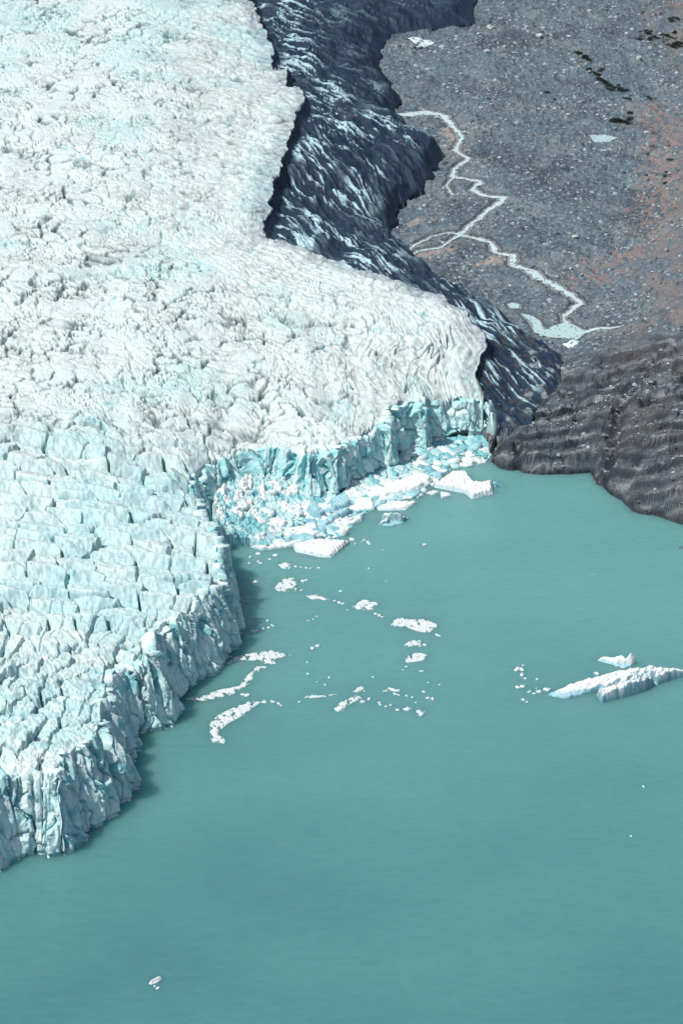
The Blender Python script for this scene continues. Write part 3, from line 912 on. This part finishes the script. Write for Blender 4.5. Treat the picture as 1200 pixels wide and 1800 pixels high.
for i, (nm, pl, (sc, ox, oy), hf, lb) in enumerate(BERGS):
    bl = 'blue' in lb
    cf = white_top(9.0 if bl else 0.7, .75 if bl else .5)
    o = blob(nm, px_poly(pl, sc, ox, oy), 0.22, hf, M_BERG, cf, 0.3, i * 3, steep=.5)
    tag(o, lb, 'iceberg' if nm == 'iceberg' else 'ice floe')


def ridge_berg(name, outline, ridges, label, res=0.2, low=0.5, seed=0, blue=2.2, steep=.9):
    """ridges: list of (pixel polyline with heights, front half width, back half width)"""
    RW = []
    for pts, wf, wb in ridges:
        RW.append((np.array([at(p[0], p[1], p[2]) for p in pts]), np.array([p[2] for p in pts]), wf, wb))

    def hf(x, y, d):
        z = low + 0.3 * fbm(x / 2, y / 2, 130 + seed, 3)
        for P, hh, wf, wb in RW:
            bd = np.full(x.shape, 1e9, F4); bz = np.zeros(x.shape, F4); sd = np.zeros(x.shape, F4)
            for k in range(len(P) - 1):
                ax, ay = P[k]; ex, ey = P[k + 1] - P[k]
                t = np.clip(((x - ax) * ex + (y - ay) * ey) / (ex * ex + ey * ey), 0, 1)
                dx, dy = x - ax - t * ex, y - ay - t * ey
                dd = np.hypot(dx, dy)
                n = dd < bd
                bd = np.where(n, dd, bd); bz = np.where(n, hh[k] + t * (hh[k + 1] - hh[k]), bz)
                sd = np.where(n, np.sign(ex * dy - ey * dx), sd)
            w = np.where(sd < 0, wf, wb) * (1 + .35 * fbm(x / 2.4, y / 2.4, 133 + seed, 3))
            z = np.maximum(z, .82 * bz * np.clip(1 - np.maximum(bd / w, 0) ** 2.2, 0, 1) * (1 + .22 * fbm(x / 1.6, y / 1.6, 135 + seed, 4)))
        return np.maximum(z * sst(-.3, .7, d), .1)
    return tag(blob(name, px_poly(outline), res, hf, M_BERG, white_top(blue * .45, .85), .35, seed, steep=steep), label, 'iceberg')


ridge_berg('iceberg', [(962, 1222), (985, 1214), (1030, 1200), (1080, 1190), (1130, 1182), (1170, 1180), (1200, 1180), (1205, 1190), (1180, 1196), (1150, 1206),
                       (1130, 1217), (1090, 1228), (1056, 1236), (1046, 1222), (1052, 1213), (1020, 1222), (995, 1228), (975, 1226)],
           [([(968, 1219, .8), (1000, 1205, 2.0), (1050, 1193, 2.6), (1095, 1180, 4.0), (1140, 1172, 4.6), (1160, 1174, 4.0)], 3.2, 5.5),
            ([(1160, 1176, 4.0), (1185, 1173, 3.6), (1200, 1178, 2.6)], 2.4, 3.5),
            ([(1052, 1216, 3.4), (1080, 1203, 4.2), (1110, 1193, 4.8), (1142, 1187, 4.6)], 2.2, 3.4)],
           'largest iceberg on open water, long and low with two white ridges', .2, .6, 3, 3.2)
ridge_berg('iceberg', [(1048, 1162), (1060, 1155), (1076, 1158), (1100, 1166), (1120, 1160), (1118, 1168), (1096, 1176), (1078, 1170), (1062, 1166)],
           [([(1052, 1157, .8), (1072, 1152, 1.0)], 1.2, 1.6), ([(1078, 1156, 1.8), (1096, 1150, 3.0), (1106, 1143, 4.2)], 1.5, 2.2), ([(1106, 1144, 4.2), (1119, 1160, 2.0)], 1.8, 1.8)],
           'small upright iceberg like a fish tail behind the largest iceberg', .16, .3, 7, 1.6, .25)
ridge_berg('iceberg', [(663, 922), (674, 912), (682, 905), (700, 904), (719, 912), (708, 919), (690, 925), (672, 924)],
           [([(672, 900, 3.2), (690, 899, 3.6), (704, 903, 3.0), (718, 910, 1.2)], 1.0, 1.5), ([(666, 920, .8), (680, 908, 2.4)], 1.0, 1.0)],
           'small arched iceberg with white rim over blue hollow side, before the packed ice', .16, .3, 11, 2.6)
ridge_berg('iceberg', [(860, 846), (868, 846), (882, 854), (870, 857), (862, 856)], [([(858, 843, 2.6), (870, 846, 2.0), (881, 853, .6)], .9, .9)],
           'small pointed blue fin of ice at the right tip of the ribbed wedge', .14, .3, 15, 9.0)
ridge_berg('iceberg', [(263, 1728), (268, 1722), (282, 1715), (286, 1720), (278, 1727), (266, 1730)],
           [([(266, 1722, .9), (283, 1714, 1.0)], .6, .6), ([(272, 1727, .8), (284, 1720, .9)], .5, .5)],
           'tiny white iceberg alone on the open water at the bottom', .08, .35, 17, .3, 0.0)

# mats of slush ice
S8 = (.4, 320, 940)
RAFTS = [
    ([(405, 235), (440, 198), (495, 188), (508, 218), (470, 248), (430, 252)], 'oval slush patch, first large one in the chain below the ribbed front slab'),
    ([(540, 268), (590, 262), (652, 287), (570, 290)], 'thin slush streak, second in the chain drifting from the bay'),
    ([(740, 312), (790, 283), (862, 297), (835, 332), (770, 330)], 'compact slush patch halfway along the drifting chain'),
    ([(908, 392), (955, 362), (1010, 374), (1070, 372), (1128, 397), (1090, 432), (1040, 427), (990, 407), (930, 402)], 'largest slush patch of the chain at its far right end, wide and ragged'),
    ([(952, 497), (1000, 462), (1048, 466), (1052, 482), (1000, 490)], 'ragged small slush patch just above the oval one at the right of the chain'),
    ([(963, 542), (1018, 518), (1082, 522), (1072, 552), (990, 560)], 'smooth oval slush patch below the largest patch of the chain'),
    ([(943, 594), (960, 588), (977, 590), (965, 600)], 'tiny slush patch below the smooth oval patch'),
    ([(668, 768), (700, 735), (770, 700), (787, 715), (722, 757), (712, 782), (680, 780)], 'slanting slush patch like a boot in the middle of the lake'),
    ([(743, 692), (770, 672), (798, 662), (802, 676), (762, 697)], 'short slush streak above the boot shaped slush patch'),
    ([(118, 832), (160, 790), (230, 762), (290, 737), (348, 735), (330, 752), (280, 792), (200, 832), (160, 865), (192, 900), (180, 918), (128, 912), (122, 872)], 'long hook shaped slush band off the lower left cliff'),
    ([(165, 585), (230, 543), (310, 517), (390, 507), (482, 527), (412, 547), (417, 567), (370, 572), (340, 552), (260, 553)], 'pointed slush band reaching out from the cliff corner'),
    ([(250, 668), (290, 612), (330, 577), (382, 580), (322, 612), (305, 650), (240, 697), (160, 717), (60, 737), (10, 722), (80, 712), (170, 682)], 'winding slush band curving back to the cliff foot in its shadow'),
    ([(423, 134), (455, 120), (488, 132), (470, 152), (435, 150)], 'small round slush patch nearest the packed ice, at the start of the chain'),
    ([(878, 688), (900, 672), (958, 682), (952, 692)], 'small slush streak right of the boot shaped patch'),
    ([(295, 210), (322, 198), (348, 204), (318, 214)], 'small slush streak nearest the inner corner of the left cliff'),
    ([(970, 770), (992, 755), (1012, 765), (990, 778)], 'small slush patch at the lower right end of the scattered ice'),
    ([(533, 715), (560, 703), (620, 706), (690, 700), (640, 712), (560, 718)], 'broken thin slush line left of the boot shaped patch'),
]


def raft(pl, label, i):
    def hf(x, y, d):
        f1, f2, ra, rb, _, _ = voronoi(x / .85, y / 1.1, 140 + i, .95)
        z = .10 + .20 * ra + .14 * fbm(x / .9, y / .9, 141 + i, 3) - .2 * np.clip(1 - (f2 - f1) / .2, 0, 1)
        z = z * sst(-.2, .9, d) + .1
        hole = fbm(x / 1.7, y / 2.4, 143 + i, 4, .65) + .5 * sst(0, 1.8, d)
        return np.where((hole > -.02) & (z > .0), np.maximum(z, .05), -1)

    def cf(x, y, z, d):
        c = np.broadcast_to(np.array([.66, .70, .69]), (len(x), 3)).copy()
        return mixc(c, np.array([.33, .50, .51]), sst(.24, .06, z) * .9)
    o = blob('ice_raft', px_poly(pl, *S8), .16, hf, M_BERG, cf, .6, 200 + i, .3)
    tag(o, label, 'slush ice', 'slush ice patches drifting on the lake')


for i, (pl, lb) in enumerate(RAFTS):
    raft(pl, lb, i)

# packed brash ice below the cliff of the bay: what nobody could count
BAY_PX = [(376, 972), (374, 928), (378, 898), (402, 874), (444, 860), (500, 862), (540, 874), (575, 866), (600, 868), (618, 846), (640, 840), (664, 816), (690, 820), (706, 794), (722, 780), (748, 790), (762, 772), (800, 768), (850, 764), (866, 776), (862, 800), (850, 813),
          (800, 824), (772, 834), (770, 848), (735, 872), (700, 882), (658, 892), (640, 905), (622, 925), (606, 942), (575, 948), (520, 960), (470, 964), (440, 956), (405, 962)]
BAYW = px_poly(BAY_PX)


def brash_h(x, y, d):
    f1, f2, ra, rb, vx, vy = voronoi((x + .8 * perlin(x / 4, y / 4, 1)) / 2.9, (y + x * .3) / 3.8, 150, .95)
    e1, e2, ea, eb, _, _ = voronoi(x / 1.0, y / 1.2, 152, .95)
    dF = poly_dist(x, y, FR_C)
    left = sst(15, -10, x + 20)       # rubble piled under the inner left wall
    pile = (6.0 * left + .8) * np.clip(1 - dF / (24 * left + 5), 0, 1) ** 1.3
    z = .10 + .5 * ra + .22 * pile * (.6 + .8 * ra) + .75 * pile + (rb - .5) * vx * 1.1 * (1 + .3 * pile) - .75 * np.clip(1 - (f2 - f1) / .10, 0, 1)
    z = z + .25 * (ea - .5) - .2 * np.clip(1 - (e2 - e1) / .15, 0, 1) + (.12 + .25 * pile) * fbm(x / 1.4, y / 1.4, 154, 3)
    gap = fbm(x / 5, y / 9, 156, 4) + .2 + .5 * sst(0, 4, d) + pile + sst(9, 4, dF)
    return np.where(gap > -.1, z, -1)


def brash_c(x, y, z, d):
    f1, f2, ra, rb, vx, vy = voronoi((x + .8 * perlin(x / 4, y / 4, 1)) / 2.9, (y + x * .3) / 3.8, 150, .95)
    c = np.broadcast_to(np.array([.46, .64, .64]), (len(x), 3)).copy()
    c = mixc(c, np.array([.18, .46, .50]), sst(.3, .65, rb) * .95)
    c = mixc(c, np.array([.70, .74, .73]), sst(.72, .8, ra))
    return c


o = blob('brash_ice', BAYW, .24, brash_h, M_BERG, brash_c, .6, 300, .3)
tag(o, 'packed broken ice filling the bay under the glacier cliff', 'brash ice', kind='stuff')


# single floes on top of the pack and loose bits on the water
def chunk_mesh(seed, mat, flat=0.35):
    r = np.random.default_rng(seed)
    n = int(r.integers(7, 11))
    a = np.sort((np.arange(n) + r.uniform(-.35, .35, n)) * 2 * np.pi / n)
    rad = r.uniform(.62, 1.0, n); el = r.uniform(.45, .95)
    V = []
    for lev, (k, z) in enumerate([(1.0, -.4), (1.06, .05), (.96, .75), (.62, 1.0)]):
        for i in range(n):
            V.append((k * rad[i] * np.cos(a[i]) + r.normal(0, .05), k * rad[i] * np.sin(a[i]) * el + r.normal(0, .05),
                      (z + r.normal(0, .13) * (lev > 1)) * flat + (.10 * np.cos(a[i] + seed) * flat * 3 if lev > 1 else 0)))
    V.append((r.normal(0, .1), r.normal(0, .1), flat * (.95 + r.normal(0, .1))))
    Q = []
    for lev in range(3):
        for i in range(n):
            j = (i + 1) % n
            b = lev * n
            Q += [(b + i, b + j, b + n + j), (b + i, b + n + j, b + n + i)]
    for i in range(n):
        Q.append((3 * n + i, 3 * n + (i + 1) % n, 4 * n))
    o = new_mesh('ice_floe', V, Q, mat)
    me = o.data
    bpy.data.objects.remove(o)
    return me


FLOE_ME = [chunk_mesh(400 + i, M_FLOE) for i in range(16)] + [chunk_mesh(430 + i, M_BLUEFLOE) for i in range(6)]


def place(name, me, x, y, z, s, rz, sz=1.0, tilt=0.0):
    o = bpy.data.objects.new(name, me)
    o.location = (x, y, z); o.scale = (s, s, s * sz)
    o.rotation_euler = (random.uniform(-tilt, tilt), random.uniform(-tilt, tilt), rz)
    COL.objects.link(o)
    return o


r = np.random.default_rng(77)
bx0, by0 = BAYW.min(0); bx1, by1 = BAYW.max(0)
placed = []
tries = 0
while len(placed) < 150 and tries < 20000:
    tries += 1
    p = np.array([r.uniform(bx0, bx1), r.uniform(by0, by1)])
    if not inside(p[:1], p[1:], BAYW)[0]:
        continue
    s = 0.7 + 3.6 * r.random() ** 3
    if any(np.hypot(*(p - q)) < (s + t) * .85 for q, t in placed):
        continue
    X1, Y1 = np.array([p[0]], F4), np.array([p[1]], F4)
    if poly_dist(X1, Y1, FR_C)[0] < 5:
        continue
    h = float(brash_h(X1, Y1, np.array([3.0], F4))[0])
    o = place('ice_floe', FLOE_ME[int(r.integers(len(FLOE_ME)))], p[0], p[1], max(0, h - .3), s, r.uniform(0, 6.28), r.uniform(.6, 1.5), .15)
    tag(o, 'broken ice floe lying in the packed brash ice of the bay', 'ice floe', 'floes in the packed brash ice')
    placed.append((p, s))

BITS = [(295, 125, 4), (300, 98, 5), (335, 85, 6), (335, 118, 5), (345, 125, 4), (385, 108, 4), (410, 92, 6), (500, 140, 5), (520, 142, 4), (545, 147, 5), (565, 148, 4), (600, 146, 4),
        (530, 205, 6), (545, 200, 5), (500, 240, 5), (525, 245, 5), (670, 290, 5), (690, 298, 5), (705, 303, 4), (725, 330, 4), (850, 348, 5), (865, 355, 5), (880, 362, 4), (695, 248, 4),
        (375, 378, 4), (395, 398, 4), (405, 402, 4), (355, 412, 5), (380, 408, 4), (310, 425, 8), (325, 423, 7), (555, 378, 5), (575, 372, 4), (592, 360, 4), (572, 500, 6), (595, 490, 6),
        (550, 562, 5), (552, 612, 5), (645, 628, 4), (592, 648, 4), (628, 660, 4), (515, 735, 4), (820, 722, 7), (795, 735, 5), (865, 738, 5), (870, 748, 4), (895, 755, 4), (915, 748, 4),
        (935, 700, 4), (950, 705, 4), (945, 770, 5), (1042, 778, 6), (1050, 790, 7), (1060, 780, 4), (985, 708, 5), (1010, 715, 5), (1060, 690, 4), (1080, 650, 4), (1078, 718, 5), (1100, 722, 6),
        (1130, 660, 3), (1045, 600, 4), (1065, 485, 5), (1045, 490, 5), (985, 580, 4), (1055, 600, 4), (1118, 440, 5), (1130, 445, 4), (1065, 45, 5), (895, 205, 3), (880, 68, 3), (815, 30, 6),
        (800, 25, 6), (790, 30, 4), (760, 40, 5), (745, 20, 9), (820, 40, 5), (820, 148, 3), (285, 708, 7), (270, 703, 6), (400, 735, 6), (425, 742, 6), (435, 750, 4), (360, 735, 7)]
BITS = [(320 + a * .4, 940 + b * .4, c * .16) for a, b, c in BITS]
B1 = [(145, 262, 7), (105, 290, 10), (135, 290, 7), (140, 325, 7), (160, 348, 5), (237, 352, 5), (110, 405, 9), (140, 400, 8), (232, 412, 4), (180, 438, 4), (190, 430, 4), (247, 435, 7), (218, 447, 5), (305, 422, 10),
      (145, 488, 5), (170, 502, 4), (632, 317, 7), (760, 242, 10), (800, 240, 11), (820, 250, 8), (765, 265, 7), (800, 275, 6)]
BITS += [(880 + a * .2667, 1100 + b * .2667, c * .13) for a, b, c in B1]
BITS += [(272, 1734, .55), (277, 1737, .6), (1130, 1383, .5), (1108, 1470, .4), (745, 957, .5), (1040, 1010, .3), (640, 1215, .5), (655, 1190, .4), (730, 1235, .5), (740, 1255, .5), (700, 1248, .4), (715, 1244, .4)]
for (px, py, s) in BITS:
    p = at(px, py)
    o = place('ice_chunk', FLOE_ME[int(r.integers(16))], p[0], p[1], 0.0, s * r.uniform(.8, 1.25), r.uniform(0, 6.28), r.uniform(.6, 1.2))
    tag(o, 'small loose chunk of white ice floating on the teal lake', 'ice chunk', 'loose ice chunks floating on the lake')


# ------------------------------------------------------------------ boulders, stones, shrubs
def rock_mesh(name, seed, mat):
    import bmesh
    r = np.random.default_rng(seed)
    bm = bmesh.new()
    bmesh.ops.create_icosphere(bm, subdivisions=2, radius=1.0)
    sx, sy, sz = r.uniform(.75, 1.2), r.uniform(.7, 1.1), r.uniform(.5, .8)
    pl = [(r.normal(size=3), r.uniform(.6, .85)) for _ in range(9)]
    for v in bm.verts:
        p = np.array(v.co)
        for n, d in pl:
            n = n / np.linalg.norm(n)
            k = p @ n - d
            if k > 0:
                p = p - n * k
        p += r.normal(0, .03, 3)
        v.co = (p[0] * sx, p[1] * sy, p[2] * sz)
    me = bpy.data.meshes.new(name); bm.to_mesh(me); bm.free()
    me.materials.append(mat)
    return me


ROCKS = [rock_mesh('boulder', 500 + i, M_BOULDER) for i in range(8)]
# outlined boulders first, then a scatter
BOULD_PX = [(861, 47, 9), (905, 77, 7), (804, 87, 6), (946, 66, 10), (1122, 108, 10), (778, 40, 7), (855, 95, 8), (980, 292, 6), (1010, 415, 9), (877, 275, 5), (1035, 21, 7), (1000, 62, 6), (890, 140, 5),
            (1160, 60, 5), (955, 47, 6), (840, 60, 5), (725, 87, 7), (735, 85, 7), (700, 370, 6), (745, 360, 6), (932, 275, 6), (1020, 286, 5), (1100, 60, 5), (1035, 75, 5)]


def on_land(px, py):
    p = lift([(px, py)], zgp)[0]
    X1, Y1 = np.array([p[0]], F4), np.array([p[1]], F4)
    ok = inside(X1, Y1, LAND_POLY)[0]
    for ctr, wid in STREAMS.values():
        ok = ok and (np.hypot(ctr[:, 0] - p[0], ctr[:, 1] - p[1]) - wid / 2).min() > 1.5
    for pw in PONDW.values():
        ok = ok and not inside(X1, Y1, pw)[0]
    return p, ok


spots = list(BOULD_PX)
while len(spots) < 230:
    px, py = r.uniform(670, 1200), r.uniform(0, 640)
    spots.append((px, py, 2.6 + 3.6 * r.random() ** 3))
for i, (px, py, s) in enumerate(spots):
    p, ok = on_land(px, py)
    if not ok:
        continue
    s = s * 0.75 * (p[1] / 3500.0) * 1.1
    o = place('boulder', ROCKS[i % 8], p[0], p[1], gz(*p) + .2 * s, s, r.uniform(0, 6.28), r.uniform(.8, 1.1), .3)
    tag(o, 'pale boulder lying on the grey moraine', 'boulder', 'pale boulders scattered on the moraine')


def build_stones():
    N = 15000
    r = np.random.default_rng(91)
    px = r.uniform(655, 1260, N * 2); py = r.uniform(-30, 860, N * 2)
    th = PITCH + np.arctan((py - 900) / FPX)
    z = np.full(N * 2, 15.0)
    for _ in range(5):
        D = (H_CAM - z) / np.tan(th)
        x = (px - 600) / FPX * (D * CP + (H_CAM - z) * SP)
        z = zg_plain(x.astype(F4), D.astype(F4))
    x = x.astype(F4); y = D.astype(F4)
    ok = inside(x, y, LAND_POLY) & (poly_dist(x, y, SHORE) > 2)
    clump = fbm(x / 30, y / 50, 160, 3)
    ok &= r.random(len(x)) < np.clip(.42 + 1.1 * clump, .05, 1)
    for ctr, wid in STREAMS.values():
        i = np.nonzero(ok)[0]
        best = np.full(len(i), 1e9)
        for k in range(0, len(ctr), 2):
            best = np.minimum(best, np.hypot(x[i] - ctr[k, 0], y[i] - ctr[k, 1]) - wid[k] / 2)
        ok[i[best < 1.0]] = False
    for pw in PONDW.values():
        ok &= ~inside(x, y, pw)
    i = np.nonzero(ok)[0][:N]
    # 8-corner lumps with a crown
    base = np.array([(1, 0, 0), (.3, .9, 0), (-.8, .6, 0), (-.9, -.5, 0), (.2, -1, 0), (.55, .1, .6), (-.1, .5, .7), (-.5, -.2, .65), (.15, -.5, .55)], F4)
    tri = np.array([(0, 1, 5), (1, 6, 5), (1, 2, 6), (2, 7, 6), (2, 3, 7), (3, 8, 7), (3, 4, 8), (4, 5, 8), (4, 0, 5), (5, 6, 7), (5, 7, 8)])
    n = len(i)
    s = (0.34 + 1.0 * r.random(n) ** 4) * (y[i] / 900)
    a = r.uniform(0, 6.28, n)
    zz = np.array([gz(x[k], y[k]) for k in i])
    B = base[None] * (1 + .25 * r.normal(size=(n, 9, 1)))
    X = x[i][:, None] + s[:, None] * (B[..., 0] * np.cos(a)[:, None] - B[..., 1] * np.sin(a)[:, None])
    Y = y[i][:, None] + s[:, None] * (B[..., 0] * np.sin(a)[:, None] + B[..., 1] * np.cos(a)[:, None])
    Z = zz[:, None] + s[:, None] * (B[..., 2] * .9 - .1)
    V = np.stack([X, Y, Z], -1).reshape(-1, 3)
    T = (tri[None] + (np.arange(n) * 9)[:, None, None]).reshape(-1, 3)
    shade = (.3 + 1.4 * r.random(n) ** 1.6)[:, None, None] * np.ones((1, 9, 1))
    tint = np.array([.20, .235, .25])[None, None] * shade
    o = new_mesh('gravel', V, T, M_GROUND, tint.reshape(-1, 3))
    tag(o, 'loose grey stones strewn over the moraine', kind='stuff')


build_stones()


def shrub_mesh(seed):
    r = np.random.default_rng(seed)
    V, T = [], []
    for k in range(150):
        d = r.normal(size=3); d /= np.linalg.norm(d)
        c = d * r.uniform(.35, 1.0) * np.array([1, 1, .6]); c[2] = abs(c[2]) + .05
        for q in range(2):
            u, w = r.normal(size=3), r.normal(size=3)
            u /= np.linalg.norm(u); w /= np.linalg.norm(w)
            b = len(V)
            sz = r.uniform(.12, .26)
            V += [tuple(c), tuple(c + u * sz), tuple(c + (u + w) * sz * .8)]
            T.append((b, b + 1, b + 2))
    o = new_mesh('shrub', V, T, M_SHRUB)
    me = o.data; bpy.data.objects.remove(o)
    return me


SHR = [shrub_mesh(600 + i) for i in range(5)]
SHRUB_LINES = [([(1015, 92), (1028, 105), (1034, 112)], 15, 5), ([(1034, 126), (1052, 135), (1062, 150), (1085, 158), (1110, 172)], 40, 5), ([(1075, 216), (1092, 218), (1108, 215)], 20, 4),
               ([(1130, 60), (1150, 68), (1190, 66)], 24, 6), ([(1175, 40), (1200, 36)], 7, 5), ([(1178, 82), (1190, 76), (1205, 80)], 22, 8), ([(1122, 75), (1132, 57)], 4, 4), ([(1140, 178), (1150, 172)], 3, 4),
               ([(1165, 330), (1172, 290)], 4, 3), ([(975, 172), (960, 165)], 2, 3), ([(1105, 200), (1108, 199)], 2, 3)]
for ln, n, sp in SHRUB_LINES:
    ln = np.array(ln, float)
    t = np.linspace(0, len(ln) - 1, n)
    for k in range(n):
        px = np.interp(t[k], range(len(ln)), ln[:, 0]) + r.normal(0, sp * .6)
        py = np.interp(t[k], range(len(ln)), ln[:, 1]) + r.normal(0, sp * .5)
        p = lift([(px, py)], zgp)[0]
        s = r.uniform(1.3, 2.8)
        o = place('shrub', SHR[int(r.integers(5))], p[0], p[1], gz(*p), s, r.uniform(0, 6.28), r.uniform(.8, 1.2))
        tag(o, 'low dark shrub growing on the moraine slope', 'shrub', 'dark shrubs in rows on the moraine slope')

# snow left on the moraine
for pl, lb in (([(715, 70), (735, 68), (765, 76), (745, 82), (725, 78)], 'thin patch of old snow high on the moraine near the dark ice'),
               ([(985, 606), (1000, 600), (1022, 597), (1014, 606), (995, 613)], 'pale snow patch beside the pond at the foot of the dark ice')):
    P = smooth_poly(lift(pl, zgp), 1.0, 1.2, 8, True)
    c0 = P.mean(0)
    rings = []
    for k in (1.0, .8, .5, .2):
        for p in P:
            q = c0 + (p - c0) * k
            rings.append((q[0], q[1], gz(*q) + (.5 if k < 1 else -.3) + .2 * float(perlin(np.array([q[0]], F4), np.array([q[1]], F4), 2)[0])))
    n = len(P)
    Q = [(a * n + i, a * n + (i + 1) % n, (a + 1) * n + (i + 1) % n, (a + 1) * n + i) for a in range(3) for i in range(n)]
    V = rings + [(c0[0], c0[1], gz(*c0) + .6)]
    o = new_mesh('snow_patch', V, Q, M_SNOW)
    tag(o, lb, 'snow patch')

# rock awash at the right
p = at(1196, 963)
o = place('rock', rock_mesh('rock', 555, M_STONE), p[0], p[1], -.1, 1.1, .6)
tag(o, 'small dark rock sticking out of the water off the rocky shore', 'rock')

# ------------------------------------------------------------------ light
SUN = np.array([-0.90, -0.436]); EL = R(58)
w = bpy.data.worlds.new('World'); scene.world = w
w.use_nodes = True
nt = w.node_tree
sky = nt.nodes.new('ShaderNodeTexSky'); sky.sky_type = 'NISHITA'; sky.sun_disc = False
sky.sun_elevation = EL; sky.sun_rotation = math.atan2(SUN[0], SUN[1])
sky.altitude = 300; sky.dust_density = 2.5; sky.air_density = 0.9; sky.ozone_density = 0.6
bg = nt.nodes['Background']; bg.inputs['Strength'].default_value = 0.10
nt.links.new(sky.outputs[0], bg.inputs['Color'])
sl = bpy.data.lights.new('sun', 'SUN'); sl.energy = 3.6; sl.angle = R(0.5); sl.color = (1.0, 0.985, 0.94)
so = bpy.data.objects.new('sun', sl); COL.objects.link(so)
from mathutils import Vector
dvec = Vector((SUN[0] * math.cos(EL), SUN[1] * math.cos(EL), math.sin(EL)))
so.rotation_euler = dvec.to_track_quat('Z', 'Y').to_euler()
so.location = (0, 0, 900)

vs = scene.view_settings
vs.view_transform = 'Standard'; vs.look = 'None'; vs.exposure = 0.21; vs.gamma = 1.0; vs.use_curve_mapping = False
